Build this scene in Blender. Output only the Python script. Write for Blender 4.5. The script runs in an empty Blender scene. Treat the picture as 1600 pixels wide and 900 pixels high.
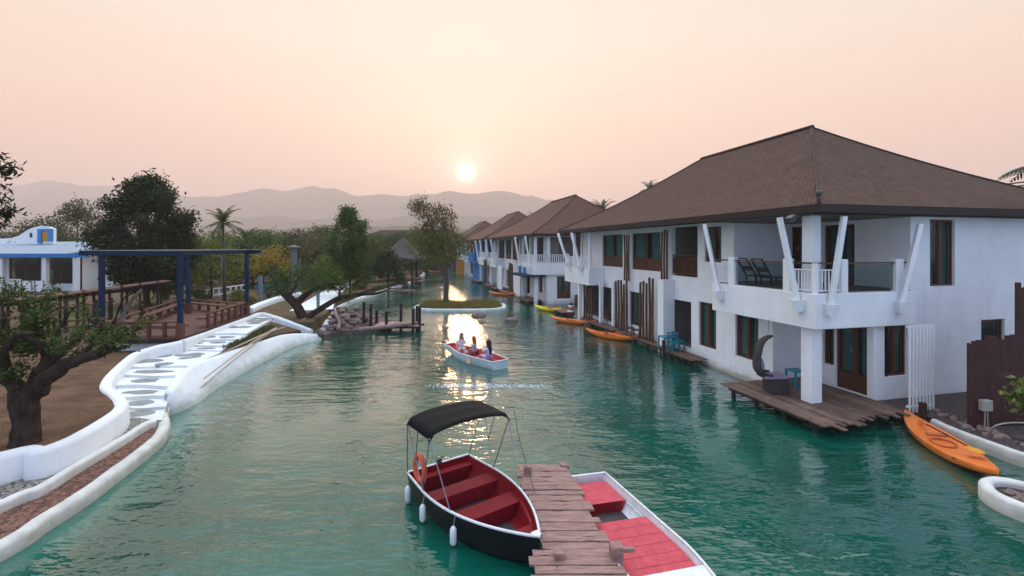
import bpy, bmesh, math, random
import numpy as np
from mathutils import Vector, Matrix, Euler, noise
R = math.radians
SC = bpy.context.scene
COL = SC.collection
rnd = random.Random(7)

# ---------------------------------------------------------------- camera
F, CX, HY, ZC = 740.0, 800.0, 387.0, 5.4       # focal in photo pixels, centre column, horizon row, eye height
cam_d = bpy.data.cameras.new('camera')
cam = bpy.data.objects.new('camera', cam_d); COL.objects.link(cam)
cam.location = (0, 0, ZC); cam.rotation_euler = (R(90), 0, 0)
cam_d.sensor_width = 36; cam_d.lens = 36 * F / 1600
cam_d.shift_y = -(450 - HY) / 1600
cam_d.clip_start = .1; cam_d.clip_end = 20000
SC.camera = cam

# ---------------------------------------------------------------- sky and sun
SUN_AZ, SUN_EL = math.atan2(728 - CX, F), math.atan2(HY - 270, math.hypot(F, 72))
sun_dir = Vector((math.sin(SUN_AZ) * math.cos(SUN_EL), math.cos(SUN_AZ) * math.cos(SUN_EL), math.sin(SUN_EL)))
W = bpy.data.worlds.new("World"); SC.world = W; W.use_nodes = True
wn, wl = W.node_tree.nodes, W.node_tree.links
wn.clear()
def wnode(t, **kw):
    n = wn.new(t)
    for k, v in kw.items(): setattr(n, k, v)
    return n
def wmath(op, a, b=None, c=None):
    n = wnode('ShaderNodeMath', operation=op)
    for i, v in enumerate((a, b, c)):
        if v is None: continue
        if isinstance(v, (int, float)): n.inputs[i].default_value = v
        else: wl.new(v, n.inputs[i])
    return n.outputs[0]
def wmix(fac, a, b, blend='MIX'):
    n = wnode('ShaderNodeMix', data_type='RGBA', blend_type=blend)
    for i, v in ((0, fac), (6, a), (7, b)):
        if isinstance(v, (int, float)): n.inputs[i].default_value = v
        elif isinstance(v, tuple): n.inputs[i].default_value = (*v, 1)
        else: wl.new(v, n.inputs[i])
    return n.outputs[2]
tc = wnode('ShaderNodeTexCoord')
nrm = wnode('ShaderNodeVectorMath', operation='NORMALIZE'); wl.new(tc.outputs['Generated'], nrm.inputs[0])
sep = wnode('ShaderNodeSeparateXYZ'); wl.new(nrm.outputs[0], sep.inputs[0])
dotn = wnode('ShaderNodeVectorMath', operation='DOT_PRODUCT'); wl.new(nrm.outputs[0], dotn.inputs[0]); dotn.inputs[1].default_value = sun_dir
cosg = wmath('MAXIMUM', dotn.outputs['Value'], 0.0)
ramp = wnode('ShaderNodeValToRGB'); cr = ramp.color_ramp
stops = [(0.0, (.62, .30, .205)), (.10, (.69, .35, .225)), (.25, (.67, .455, .31)), (.38, (.62, .51, .40)), (.52, (.555, .50, .43)), (.70, (1.5, 1.65, 1.75)), (1.0, (2.3, 2.75, 3.1))]  # top stops brightened above the view as added fill for the white walls
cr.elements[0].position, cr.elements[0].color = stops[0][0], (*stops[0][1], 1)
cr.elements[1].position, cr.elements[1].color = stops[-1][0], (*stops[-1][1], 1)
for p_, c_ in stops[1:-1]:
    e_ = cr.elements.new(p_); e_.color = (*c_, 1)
# soft uneven bands of thin haze in the sky
nz = wnode('ShaderNodeTexNoise'); nz.inputs['Scale'].default_value = 1.6; nz.inputs['Detail'].default_value = 4
mp = wnode('ShaderNodeMapping'); mp.inputs['Scale'].default_value = (1, 1, 3.2); wl.new(nrm.outputs[0], mp.inputs[0]); wl.new(mp.outputs[0], nz.inputs['Vector'])
zz = wmath('ADD', sep.outputs['Z'], wmath('MULTIPLY', wmath('SUBTRACT', nz.outputs['Fac'], .5), .10))
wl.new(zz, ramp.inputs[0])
# the sky behind the camera, away from the sun, is cool
back = wnode('ShaderNodeMapRange'); wl.new(sep.outputs['Y'], back.inputs[0])
back.inputs[1].default_value = .25; back.inputs[2].default_value = -.55; back.inputs[3].default_value = 0; back.inputs[4].default_value = 1
basec = wmix(back.outputs[0], ramp.outputs[0], (.42, .58, .90))
g1 = wmath('MULTIPLY', wmath('POWER', cosg, 5.0), .15)
g2 = wmath('MULTIPLY', wmath('POWER', cosg, 70.0), .10)
g3 = wmath('MULTIPLY', wmath('POWER', cosg, 900.0), .5)
g4 = wmath('MULTIPLY', wmath('POWER', cosg, 9000.0), 3.0)
def glow(fac, col):
    n = wnode('ShaderNodeVectorMath', operation='SCALE'); n.inputs[0].default_value = col; wl.new(fac, n.inputs['Scale']); return n.outputs[0]
cur = basec
for g, c in ((g1, (.60, .56, .54)), (g2, (.60, .50, .48)), (g3, (.95, .78, .66)), (g4, (1, .78, .52))):
    cur = wmix(1.0, cur, glow(g, c), 'ADD')
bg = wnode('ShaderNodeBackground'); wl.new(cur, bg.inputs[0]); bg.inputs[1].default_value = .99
sky = wnode('ShaderNodeTexSky', sky_type='NISHITA', sun_disc=False)
sky.sun_elevation = SUN_EL; sky.sun_rotation = SUN_AZ; sky.dust_density = 6; sky.air_density = 1.2
bg2 = wnode('ShaderNodeBackground'); wl.new(sky.outputs[0], bg2.inputs[0]); bg2.inputs[1].default_value = .004
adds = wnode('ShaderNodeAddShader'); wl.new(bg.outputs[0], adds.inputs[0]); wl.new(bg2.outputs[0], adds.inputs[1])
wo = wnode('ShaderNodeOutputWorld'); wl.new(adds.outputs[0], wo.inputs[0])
W.cycles.sampling_method = 'MANUAL'; W.cycles.sample_map_resolution = 1024

sl = bpy.data.lights.new('sun', 'SUN'); sl.energy = .5; sl.angle = R(5); sl.color = (1, .58, .30)
so = bpy.data.objects.new('sun', sl); COL.objects.link(so)
so.rotation_euler = sun_dir.to_track_quat('Z', 'Y').to_euler(); so.location = (0, 0, 60)

SC.view_settings.view_transform = 'Standard'; SC.view_settings.look = 'None'
SC.view_settings.exposure = 0.6; SC.view_settings.gamma = 1; SC.view_settings.use_curve_mapping = False
SC.render.engine = 'CYCLES'
SC.cycles.use_denoising = True
SC.cycles.max_bounces = 6; SC.cycles.transparent_max_bounces = 24; SC.cycles.volume_bounces = 1
SC.cycles.sample_clamp_indirect = 6

# ---------------------------------------------------------------- materials
def new_mat(name):
    m = bpy.data.materials.new(name); m.use_nodes = True
    return m, m.node_tree.nodes, m.node_tree.links, m.node_tree.nodes['Principled BSDF']
def mat(name, col, rough=.7, var=.25, scale=3.0, bump=.0, bscale=20.0, metal=0.0, spec=.5, stretch=(1, 1, 1), col2=None, detail=5, island=0.0, sharp=.2):
    m, n, l, b = new_mat(name)
    if max(col) < .48 and not metal: col = tuple(c * .72 for c in col); col2 = tuple(c * .72 for c in col2) if col2 else None; spec = min(spec, .3)
    b.inputs['Roughness'].default_value = rough; b.inputs['Metallic'].default_value = metal
    b.inputs['Specular IOR Level'].default_value = spec
    c2 = col2 if col2 else tuple(max(0, c * (1 - var)) for c in col)
    t = n.new('ShaderNodeTexCoord'); mp = n.new('ShaderNodeMapping'); mp.inputs['Scale'].default_value = stretch
    l.new(t.outputs['Object'], mp.inputs[0])
    nz = n.new('ShaderNodeTexNoise'); nz.inputs['Scale'].default_value = scale; nz.inputs['Detail'].default_value = detail; nz.inputs['Roughness'].default_value = .65
    l.new(mp.outputs[0], nz.inputs['Vector'])
    r = n.new('ShaderNodeValToRGB'); r.color_ramp.elements[0].position = .5 - sharp; r.color_ramp.elements[1].position = .5 + sharp
    r.color_ramp.elements[0].color = (*c2, 1); r.color_ramp.elements[1].color = (*col, 1)
    l.new(nz.outputs['Fac'], r.inputs[0])
    out = r.outputs[0]
    if island:
        g = n.new('ShaderNodeNewGeometry'); mr = n.new('ShaderNodeMapRange')
        l.new(g.outputs['Random Per Island'], mr.inputs[0]); mr.inputs[3].default_value = 1 - island; mr.inputs[4].default_value = 1 + island
        sc = n.new('ShaderNodeVectorMath'); sc.operation = 'SCALE'; l.new(out, sc.inputs[0]); l.new(mr.outputs[0], sc.inputs['Scale']); out = sc.outputs[0]
    l.new(out, b.inputs['Base Color'])
    if bump:
        nb = n.new('ShaderNodeTexNoise'); nb.inputs['Scale'].default_value = bscale; nb.inputs['Detail'].default_value = 6
        l.new(mp.outputs[0], nb.inputs['Vector'])
        bp = n.new('ShaderNodeBump'); bp.inputs['Strength'].default_value = bump; bp.inputs['Distance'].default_value = .03
        l.new(nb.outputs['Fac'], bp.inputs['Height']); l.new(bp.outputs[0], b.inputs['Normal'])
    return m
def leaf_mat(name, ca, cb, cc=None, rough=.5, trans=.35):
    ca, cb = [tuple(c * 1.0 for c in q) for q in (ca, cb)]; cc = tuple(c * .8 for c in cc) if cc else None
    m, n, l, b = new_mat(name)
    g = n.new('ShaderNodeNewGeometry'); r = n.new('ShaderNodeValToRGB')
    r.color_ramp.elements[0].color = (*ca, 1); r.color_ramp.elements[1].color = (*cb, 1)
    if cc:
        e = r.color_ramp.elements.new(.93); e.color = (*cb, 1); r.color_ramp.elements[-1].color = (*cc, 1)
    l.new(g.outputs['Random Per Island'], r.inputs[0]); l.new(r.outputs[0], b.inputs['Base Color'])
    b.inputs['Roughness'].default_value = rough; b.inputs['Specular IOR Level'].default_value = .25
    tr = n.new('ShaderNodeBsdfTranslucent'); mx = n.new('ShaderNodeMixShader'); mx.inputs[0].default_value = trans
    sc = n.new('ShaderNodeVectorMath'); sc.operation = 'MULTIPLY'; l.new(r.outputs[0], sc.inputs[0]); sc.inputs[1].default_value = (1.5, 1.4, .6)
    l.new(sc.outputs[0], tr.inputs[0]); l.new(b.outputs[0], mx.inputs[1]); l.new(tr.outputs[0], mx.inputs[2])
    l.new(mx.outputs[0], n['Material Output'].inputs[0])
    return m
def glass_mat(name, tint, alpha):
    m, n, l, b = new_mat(name)
    b.inputs['Base Color'].default_value = (*tint, 1); b.inputs['Roughness'].default_value = .06; b.inputs['Specular IOR Level'].default_value = .8
    tr = n.new('ShaderNodeBsdfTransparent'); tr.inputs[0].default_value = (.75, .85, .85, 1); mx = n.new('ShaderNodeMixShader'); mx.inputs[0].default_value = alpha
    l.new(tr.outputs[0], mx.inputs[1]); l.new(b.outputs[0], mx.inputs[2]); l.new(mx.outputs[0], n['Material Output'].inputs[0])
    return m
def roof_mat(name, c1, c2, row=.16):
    m, n, l, b = new_mat(name)
    t = n.new('ShaderNodeTexCoord'); s = n.new('ShaderNodeSeparateXYZ'); l.new(t.outputs['UV'], s.inputs[0])
    br = n.new('ShaderNodeTexBrick'); l.new(t.outputs['UV'], br.inputs['Vector'])
    br.inputs['Scale'].default_value = 1.0; br.inputs['Mortar Size'].default_value = .014; br.inputs['Mortar Smooth'].default_value = .3
    br.inputs['Brick Width'].default_value = .17; br.inputs['Row Height'].default_value = row
    br.inputs['Color1'].default_value = (*c1, 1); br.inputs['Color2'].default_value = (*c2, 1); br.inputs['Mortar'].default_value = (*[x * .35 for x in c2], 1)
    nz = n.new('ShaderNodeTexNoise'); nz.inputs['Scale'].default_value = .9; nz.inputs['Detail'].default_value = 8; nz.inputs['Roughness'].default_value = .7; l.new(t.outputs['UV'], nz.inputs['Vector'])
    mr = n.new('ShaderNodeMapRange'); l.new(nz.outputs['Fac'], mr.inputs[0]); mr.inputs[1].default_value = .25; mr.inputs[2].default_value = .75; mr.inputs[3].default_value = .72; mr.inputs[4].default_value = 1.25
    sc = n.new('ShaderNodeVectorMath'); sc.operation = 'SCALE'; l.new(br.outputs['Color'], sc.inputs[0]); l.new(mr.outputs[0], sc.inputs['Scale'])
    l.new(sc.outputs[0], b.inputs['Base Color']); b.inputs['Roughness'].default_value = .85; b.inputs['Specular IOR Level'].default_value = .2
    bp = n.new('ShaderNodeBump'); bp.inputs['Strength'].default_value = .8; bp.inputs['Distance'].default_value = .03
    l.new(br.outputs['Fac'], bp.inputs['Height']); bp.invert = True; l.new(bp.outputs[0], b.inputs['Normal'])
    return m

def wall_mat(name, col, dirt):
    m = mat(name, col, .75, .14, 1.1, .25, 14, col2=tuple(c * .88 for c in col), detail=9); n, l = m.node_tree.nodes, m.node_tree.links; b = n['Principled BSDF']
    src = b.inputs['Base Color'].links[0].from_socket; t = n.new('ShaderNodeTexCoord'); g = n.new('ShaderNodeNewGeometry'); sp = n.new('ShaderNodeSeparateXYZ'); l.new(g.outputs['Position'], sp.inputs[0])
    mp = n.new('ShaderNodeMapping'); mp.inputs['Scale'].default_value = (1.3, 1.3, .30); l.new(g.outputs['Position'], mp.inputs[0])
    st = n.new('ShaderNodeTexNoise'); st.inputs['Scale'].default_value = 1.6; st.inputs['Detail'].default_value = 9; st.inputs['Roughness'].default_value = .7; l.new(mp.outputs[0], st.inputs['Vector'])
    rr = n.new('ShaderNodeMapRange'); l.new(st.outputs['Fac'], rr.inputs[0]); rr.inputs[1].default_value = .50; rr.inputs[2].default_value = .80; rr.inputs[4].default_value = .26
    # algae and splash marks just above the water
    wn_ = n.new('ShaderNodeTexNoise'); wn_.inputs['Scale'].default_value = 3.0; wn_.inputs['Detail'].default_value = 6; l.new(g.outputs['Position'], wn_.inputs['Vector'])
    ad = n.new('ShaderNodeMath'); ad.operation = 'MULTIPLY_ADD'; l.new(wn_.outputs['Fac'], ad.inputs[0]); ad.inputs[1].default_value = -.55; l.new(sp.outputs['Z'], ad.inputs[2])
    wr = n.new('ShaderNodeMapRange'); l.new(ad.outputs[0], wr.inputs[0]); wr.inputs[1].default_value = .16; wr.inputs[2].default_value = -.22; wr.inputs[3].default_value = 0; wr.inputs[4].default_value = .8
    mx = n.new('ShaderNodeMath'); mx.operation = 'MAXIMUM'; l.new(rr.outputs[0], mx.inputs[0]); l.new(wr.outputs[0], mx.inputs[1])
    q = n.new('ShaderNodeMix'); q.data_type = 'RGBA'; l.new(mx.outputs[0], q.inputs[0]); l.new(src, q.inputs[6]); q.inputs[7].default_value = (*dirt, 1); l.new(q.outputs[2], b.inputs['Base Color']); return m
M = dict(
    white=wall_mat('white_render', (.80, .80, .80), (.42, .42, .39)),
    wash=wall_mat('whitewash', (.76, .77, .77), (.30, .34, .28)),
    kerb=wall_mat('painted_kerb', (.72, .70, .66), (.28, .26, .20)),
    ceil=mat('shade_toned_ceiling', (.24, .215, .20), .8, .1),  # loggia shade is put into this colour, for ceilings and recesses
    brownw=mat('brown_joinery', (.15, .055, .028), .45, .4, 4, .15, 30, stretch=(3, 3, .6)),
    darkw=mat('dark_timber', (.035, .024, .02), .6, .4, 5, .2, 30),
    bamboo=mat('brown_pole', (.17, .085, .05), .6, .55, 7, .3, 25, island=.35, stretch=(1, 1, .5)),
    deck=mat('weathered_deck', (.25, .155, .115), .7, .5, 3.5, .4, 40, island=.3, col2=(.11, .065, .05), detail=8),
    dock=mat('weathered_dock', (.50, .29, .24), .7, .5, 9, .7, 60, island=.35, col2=(.19, .10, .085), detail=8, stretch=(.35, 2.2, 1)),
    redwood=mat('red_brown_timber', (.17, .062, .040), .65, .45, 4, .3, 40, island=.25),
    fence=mat('maroon_boards', (.11, .036, .030), .7, .5, 5, .5, 25, island=.35, stretch=(1, 1, .3)),
    orange=mat('orange_plastic', (.84, .20, .028), .38, .18, 5, .05),
    orange_d=mat('dark_orange_plastic', (.55, .13, .03), .5, .2, 5),
    yellow=mat('yellow_plastic', (.82, .60, .03), .4, .15, 5),
    green=mat('green_plastic', (.25, .45, .05), .4, .15, 5),
    black=mat('black_rubber', (.02, .02, .022), .5, .2),
    hull_dark=mat('dark_hull', (.010, .012, .014), .35, .2, 4, spec=.2),
    red=mat('red_boat_paint', (.30, .014, .026), .5, .3, 5, .12, 30, col2=(.19, .010, .018), detail=8, spec=.1),
    redhi=mat('bright_red_paint', (.30, .010, .018), .45, .25, 6, .08, spec=.25),
    pink=mat('faded_red_paint', (.56, .075, .095), .5, .25, 6, .2, 40, col2=(.40, .035, .055), detail=8, spec=.25),
    gel=mat('white_gelcoat', (.74, .73, .74), .35, .15, 9, col2=(.56, .55, .54), detail=10, sharp=.16),
    greyf=mat('grey_boat_floor', (.085, .06, .065), .6, .4, 10, .3, 60),
    canvas=mat('dark_canvas', (.010, .009, .010), .8, .3, 6, .25, 60, spec=.15),
    steel=mat('steel_tube', (.30, .32, .34), .3, .2, 8, metal=.8),
    rope=mat('rope', (.4, .38, .33), .9, .2),
    buoy=mat('life_ring_orange', (.72, .10, .035), .5, .15, 6),
    fender=mat('white_fender', (.72, .72, .73), .5, .15, 8),
    bluep=mat('navy_blue_paint', (.003, .030, .085), .5, .35, 6, .1, spec=.2),
    blueb=mat('bright_blue_paint', (.005, .19, .50), .5, .25, 4),
    teal=mat('teal_paint', (.01, .30, .36), .45, .2, 6),
    purple=mat('deep_purple_paint', (.035, .03, .13), .5, .2, 5),
    amber=mat('ochre_paint', (.48, .20, .02), .5, .2, 5),
    maroon=mat('maroon_paint', (.28, .05, .07), .5, .2, 5),
    metalr=mat('pale_metal_roof', (.55, .62, .68), .4, .2, 1.5, .1, 8),
    lawn=None, roof=roof_mat('brown_shingles', (.112, .055, .036), (.070, .034, .024), .115),
    roofr=roof_mat('far_brown_shingles', (.135, .062, .042), (.095, .045, .032)),
    thatch=mat('grey_thatch', (.14, .115, .11), .95, .5, 8, .8, 30, stretch=(1, 1, .3)),
    pane=glass_mat('window_glass', (.02, .05, .05), .26),
    clear=glass_mat('balustrade_glass', (.04, .06, .06), .16),
    curtain=mat('green_curtain', (.42, .72, .64), .9, .3, 6),
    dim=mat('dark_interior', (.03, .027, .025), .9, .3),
    wicker=mat('grey_wicker', (.10, .085, .08), .8, .6, 30, .8, 80),
    bladeo=mat('amber_blade', (.85, .36, .03), .4, .15, 5),
    cushion=mat('mauve_cushion', (.42, .33, .45), .9, .5, 16, .3, 30),
    bark=mat('dark_bark', (.095, .062, .045), .95, .6, 7, 1.0, 22, stretch=(1, 1, .3), spec=.15, col2=(.014, .010, .008), detail=10),
    barkg=mat('pale_bark', (.16, .13, .11), .9, .4, 7, .6, 18, stretch=(1, 1, .4)),
    rock=mat('pinkish_rock', (.36, .24, .21), .85, .5, 5, .6, 14, island=.3, col2=(.15, .10, .09)),
    rockd=mat('dark_rock', (.12, .095, .085), .85, .5, 6, .6, 16, island=.4),
    slate=mat('grey_paving_stone', (.40, .40, .39), .6, .4, 6, .3, 30),
    grey=mat('grey_post_paint', (.22, .25, .28), .6, .2, 6),
    greyd=mat('dark_grey_metal', (.09, .095, .10), .5, .2, 6),
    plastic=mat('cream_plastic', (.45, .42, .36), .5, .15, 6),
    skin=mat('skin', (.50, .29, .20), .55, .1, 10),
    hair_o=mat('auburn_hair', (.42, .12, .03), .6, .5, 30, .4, 60), hair_d=mat('dark_brown_hair', (.05, .02, .012), .5, .4, 30, .4, 60),
    cl_pink=mat('white_pink_cloth', (.68, .55, .62), .9, .3, 25), cl_blue=mat('blue_cloth', (.22, .42, .68), .9, .3, 25), cl_lilac=mat('pale_lilac_cloth', (.50, .52, .80), .9, .25, 25),
    cl_skirt=mat('red_patterned_cloth', (.45, .12, .14), .9, .7, 25),
)
M['lawn'] = mat('dry_lawn', (.15, .092, .055), .95, .4, .8, .6, 30, col2=(.095, .052, .03), detail=12, stretch=(.35, 1.2, 1))
M['gravel'] = mat('grey_pebbles', (.47, .42, .37), .9, .5, 12, 1.0, 22, col2=(.13, .11, .095), detail=3, sharp=.07)
M['redgravel'] = mat('red_gravel', (.34, .165, .115), .9, .5, 13, 1.0, 24, col2=(.10, .045, .032), detail=4, sharp=.08)
M['bedgravel'] = mat('dark_pebble_bed', (.13, .10, .09), .9, .5, 12, 1.0, 16, col2=(.04, .032, .03), detail=3, sharp=.07)
L = dict(
    fresh=leaf_mat('yellow_green_leaves', (.04, .06, .010), (.13, .14, .025), (.20, .15, .03)),
    olive=leaf_mat('olive_leaves', (.018, .032, .008), (.070, .105, .022), (.16, .19, .05)),
    dark=leaf_mat('dark_leaves', (.006, .014, .004), (.022, .044, .012)),
    darkg=leaf_mat('grey_green_leaves', (.016, .030, .010), (.042, .066, .022)),
    mid=leaf_mat('mid_green_leaves', (.022, .048, .008), (.065, .12, .020)),
    lite=leaf_mat('light_green_leaves', (.07, .10, .02), (.16, .20, .045)),
    gold=leaf_mat('golden_leaves', (.16, .13, .02), (.36, .26, .03), (.45, .16, .02)),
    rust=leaf_mat('rusty_green_leaves', (.045, .05, .018), (.14, .11, .04), (.22, .11, .04)),
    brownl=leaf_mat('brownish_leaves', (.06, .055, .03), (.12, .10, .05)),
    grass=leaf_mat('dry_grass_blades', (.10, .105, .03), (.26, .20, .085)),
    palm=leaf_mat('palm_leaflets', (.035, .055, .018), (.08, .11, .03)),
)

# ---------------------------------------------------------------- mesh helpers
class MB:
    def __init__(s): s.v = []; s.f = []; s.uv = None
    def add(s, vs, fs):
        o = len(s.v); s.v += [tuple(v) for v in vs]; s.f += [tuple(i + o for i in f) for f in fs]; return s
    def hexa(s, c8):
        return s.add(c8, [(0, 3, 2, 1), (4, 5, 6, 7), (0, 1, 5, 4), (1, 2, 6, 5), (2, 3, 7, 6), (3, 0, 4, 7)])
    def box(s, x0, x1, y0, y1, z0, z1, f=None):
        c = [(x0, y0, z0), (x1, y0, z0), (x1, y1, z0), (x0, y1, z0), (x0, y0, z1), (x1, y0, z1), (x1, y1, z1), (x0, y1, z1)]
        if f: c = [f(*p) for p in c]
        return s.hexa(c)
    def beam(s, a, b, w, h, up=(0, 0, 1)):
        a, b = Vector(a), Vector(b); d = (b - a).normalized(); u = Vector(up)
        if abs(d.dot(u)) > .98: u = Vector((1, 0, 0))
        x = d.cross(u).normalized() * w / 2; y = x.cross(d).normalized() * h / 2
        return s.hexa([a - x - y, a + x - y, b + x - y, b - x - y, a - x + y, a + x + y, b + x + y, b - x + y])
    def tube(s, pts, rad, n=8, cap=True, closed=False):
        P = [Vector(p) for p in pts]; m = len(P)
        rad = rad if isinstance(rad, (list, tuple)) else [rad] * m
        vs = []; last = None
        for i, p in enumerate(P):
            if closed: d = P[(i + 1) % m] - P[i - 1]
            else: d = P[min(i + 1, m - 1)] - P[max(i - 1, 0)]
            d.normalize()
            if last is None:
                u = Vector((0, 0, 1)) if abs(d.z) < .9 else Vector((1, 0, 0)); x = d.cross(u).normalized()
            else: x = (last - d * last.dot(d)).normalized()
            last = x; y = d.cross(x)
            for k in range(n):
                a = 2 * math.pi * k / n; vs.append(p + (x * math.cos(a) + y * math.sin(a)) * rad[i])
        fs = []
        for i in range(m if closed else m - 1):
            j = (i + 1) % m
            for k in range(n):
                k2 = (k + 1) % n; fs.append((i * n + k, i * n + k2, j * n + k2, j * n + k))
        if cap and not closed: fs += [tuple(range(n))[::-1], tuple((m - 1) * n + k for k in range(n))]
        return s.add(vs, fs)
    def prism(s, poly, z0, z1):
        n = len(poly)
        z0s = z0 if isinstance(z0, (list, tuple)) else [z0] * n; z1s = z1 if isinstance(z1, (list, tuple)) else [z1] * n
        vs = [(p[0], p[1], z0s[i]) for i, p in enumerate(poly)] + [(p[0], p[1], z1s[i]) for i, p in enumerate(poly)]
        fs = [tuple(range(n))[::-1], tuple(range(n, 2 * n))] + [(i, (i + 1) % n, n + (i + 1) % n, n + i) for i in range(n)]
        return s.add(vs, fs)
    def sphere(s, c, r, nu=12, nv=8, f=None):
        c = Vector(c); r = Vector(r) if not isinstance(r, (int, float)) else Vector((r, r, r))
        vs = [(0, 0, 1)]
        for j in range(1, nv):
            t = math.pi * j / nv
            for i in range(nu):
                a = 2 * math.pi * i / nu; vs.append((math.sin(t) * math.cos(a), math.sin(t) * math.sin(a), math.cos(t)))
        vs.append((0, 0, -1))
        fs = [(0, 1 + i, 1 + (i + 1) % nu) for i in range(nu)]
        for j in range(nv - 2):
            for i in range(nu):
                a = 1 + j * nu + i; b = 1 + j * nu + (i + 1) % nu; fs.append((a, a + nu, b + nu, b))
        e = len(vs) - 1; o = 1 + (nv - 2) * nu
        fs += [(e, o + (i + 1) % nu, o + i) for i in range(nu)]
        out = []
        for v in vs:
            q = Vector(v)
            if f: q = q * f(q)
            out.append((c.x + q.x * r.x, c.y + q.y * r.y, c.z + q.z * r.z))
        return s.add(out, fs)
    def sweep(s, path, prof, closed=False):
        """path: list of (x,y,z); prof: list of (side, up); side is to the right of travel"""
        m = len(path); vs = []
        for i, p in enumerate(path):
            if closed: d = Vector(path[(i + 1) % m]) - Vector(path[i - 1])
            else: d = Vector(path[min(i + 1, m - 1)]) - Vector(path[max(i - 1, 0)])
            d.z = 0; d.normalize(); x = Vector((d.y, -d.x, 0))
            pr = prof(i) if callable(prof) else prof
            for (a, b) in pr:
                q = Vector((p[0] + x.x * a, p[1] + x.y * a, p[2] + b)); j = noise.noise_vector(q * 1.9) * .013 + noise.noise_vector(q * 6.0) * .005; vs.append(tuple(q + j))
        n = len(pr); fs = []
        for i in range(m if closed else m - 1):
            j = (i + 1) % m
            for k in range(n):
                k2 = (k + 1) % n; fs.append((i * n + k, j * n + k, j * n + k2, i * n + k2))
        if not closed: fs += [tuple(range(n)), tuple((m - 1) * n + k for k in range(n))[::-1]]
        return s.add(vs, fs)
def mesh_of(name, mb, material, smooth=False, weld=False):
    me = bpy.data.meshes.new(name)
    me.from_pydata(mb.v, [], mb.f); me.materials.append(material)
    if mb.uv:
        ul = me.uv_layers.new(name='UVMap')
        flat = [c for uv in mb.uv for c in uv]
        ul.data.foreach_set('uv', flat)
    bm = bmesh.new(); bm.from_mesh(me)
    if weld: bmesh.ops.remove_doubles(bm, verts=bm.verts, dist=1e-4)
    bmesh.ops.recalc_face_normals(bm, faces=bm.faces) if len(bm.faces) < 60000 and not mb.uv else None
    bm.to_mesh(me); bm.free()
    if smooth:
        me.polygons.foreach_set('use_smooth', [True] * len(me.polygons))
        if smooth != True and hasattr(me, 'set_sharp_from_angle'): me.set_sharp_from_angle(angle=R(smooth))
    me.update(); return me
def root_mat(o):
    m = Matrix.Identity(4); chain = []
    while o: chain.append(o); o = o.parent
    for q in reversed(chain): m = m @ (Matrix.LocRotScale(q.location, q.rotation_euler, q.scale))
    return m
def tag(o, label=None, cat=None, group=None, kind=None):
    if label: o['label'] = label
    if cat: o['category'] = cat
    if group: o['group'] = group
    if kind: o['kind'] = kind
    return o
def part(name, mb, material, parent=None, local=False, smooth=False, weld=False, label=None, bevel=0):
    """link mb as one mesh object; verts are world coordinates unless local"""
    if parent is not None and not local:
        inv = root_mat(parent).inverted(); mb.v = [tuple(inv @ Vector(v)) for v in mb.v]
    me = mesh_of(name, mb, material, smooth, weld)
    o = bpy.data.objects.new(name, me); COL.objects.link(o)
    if parent is not None: o.parent = parent
    if label: o['label'] = label
    if bevel:
        bv = o.modifiers.new('bevel', 'BEVEL'); bv.width = bevel; bv.segments = 2; bv.limit_method = 'ANGLE'; bv.angle_limit = R(50)
    return o
def thing(name, label, cat, loc=(0, 0, 0), rotz=0, group=None):
    o = bpy.data.objects.new(name, None); COL.objects.link(o); o.empty_display_size = .3
    o.location = loc; o.rotation_euler = (0, 0, rotz)
    return tag(o, label, cat, group)
def solo(name, mb, material, label, cat, group=None, smooth=False, loc=None, weld=False, bevel=0):
    """a thing that is one mesh: origin moved to loc"""
    if loc is None:
        a = np.array(mb.v); loc = ((a[:, 0].min() + a[:, 0].max()) / 2, (a[:, 1].min() + a[:, 1].max()) / 2, a[:, 2].min())
    mb.v = [(v[0] - loc[0], v[1] - loc[1], v[2] - loc[2]) for v in mb.v]
    o = part(name, mb, material, smooth=smooth, weld=weld, bevel=bevel); o.location = loc
    return tag(o, label, cat, group)
def struct(name, mb, material, smooth=False, weld=False):
    return tag(part(name, mb, material, smooth=smooth, weld=weld), kind='structure')
def dup(o, loc=None, rotz=None, scale=None, label=None, group=None, parent=None):
    c = o.copy(); COL.objects.link(c); c.parent = parent
    if loc is not None: c.location = loc
    if rotz is not None: c.rotation_euler = (0, 0, rotz)
    if scale is not None: c.scale = (scale,) * 3 if isinstance(scale, (int, float)) else scale
    if label: c['label'] = label
    if group: c['group'] = group
    for ch in list(o.children): dup(ch, parent=c)
    return c
def WP(px, py, z):
    Y = (ZC - z) * F / (py - HY); return Vector(((px - CX) * Y / F, Y, z))
def WY(px, py, Y):
    return Vector(((px - CX) * Y / F, Y, ZC - (py - HY) * Y / F))
def smooth_path(pts, sub=5, closed=False):
    P = [Vector(p) for p in pts]; n = len(P); out = []
    rng = range(n if closed else n - 1)
    for i in rng:
        if closed: a, b, c, d = P[i - 1], P[i], P[(i + 1) % n], P[(i + 2) % n]
        else: a, b, c, d = P[max(i - 1, 0)], P[i], P[i + 1], P[min(i + 2, n - 1)]
        for k in range(sub):
            t = k / sub
            out.append(.5 * ((2 * b) + (c - a) * t + (2 * a - 5 * b + 4 * c - d) * t * t + (3 * b - a - 3 * c + d) * t ** 3))
    if not closed: out.append(P[-1])
    return out
def round_prof(w, top, bot, n=7):
    """wall section: flat sides, rounded top"""
    r = w / 2; pr = [(-r, bot)]
    for k in range(n + 1):
        a = math.pi * (1 - k / n); pr.append((r * math.cos(a), top - r * .75 + r * .75 * math.sin(a)))
    pr.append((r, bot)); return pr
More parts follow.
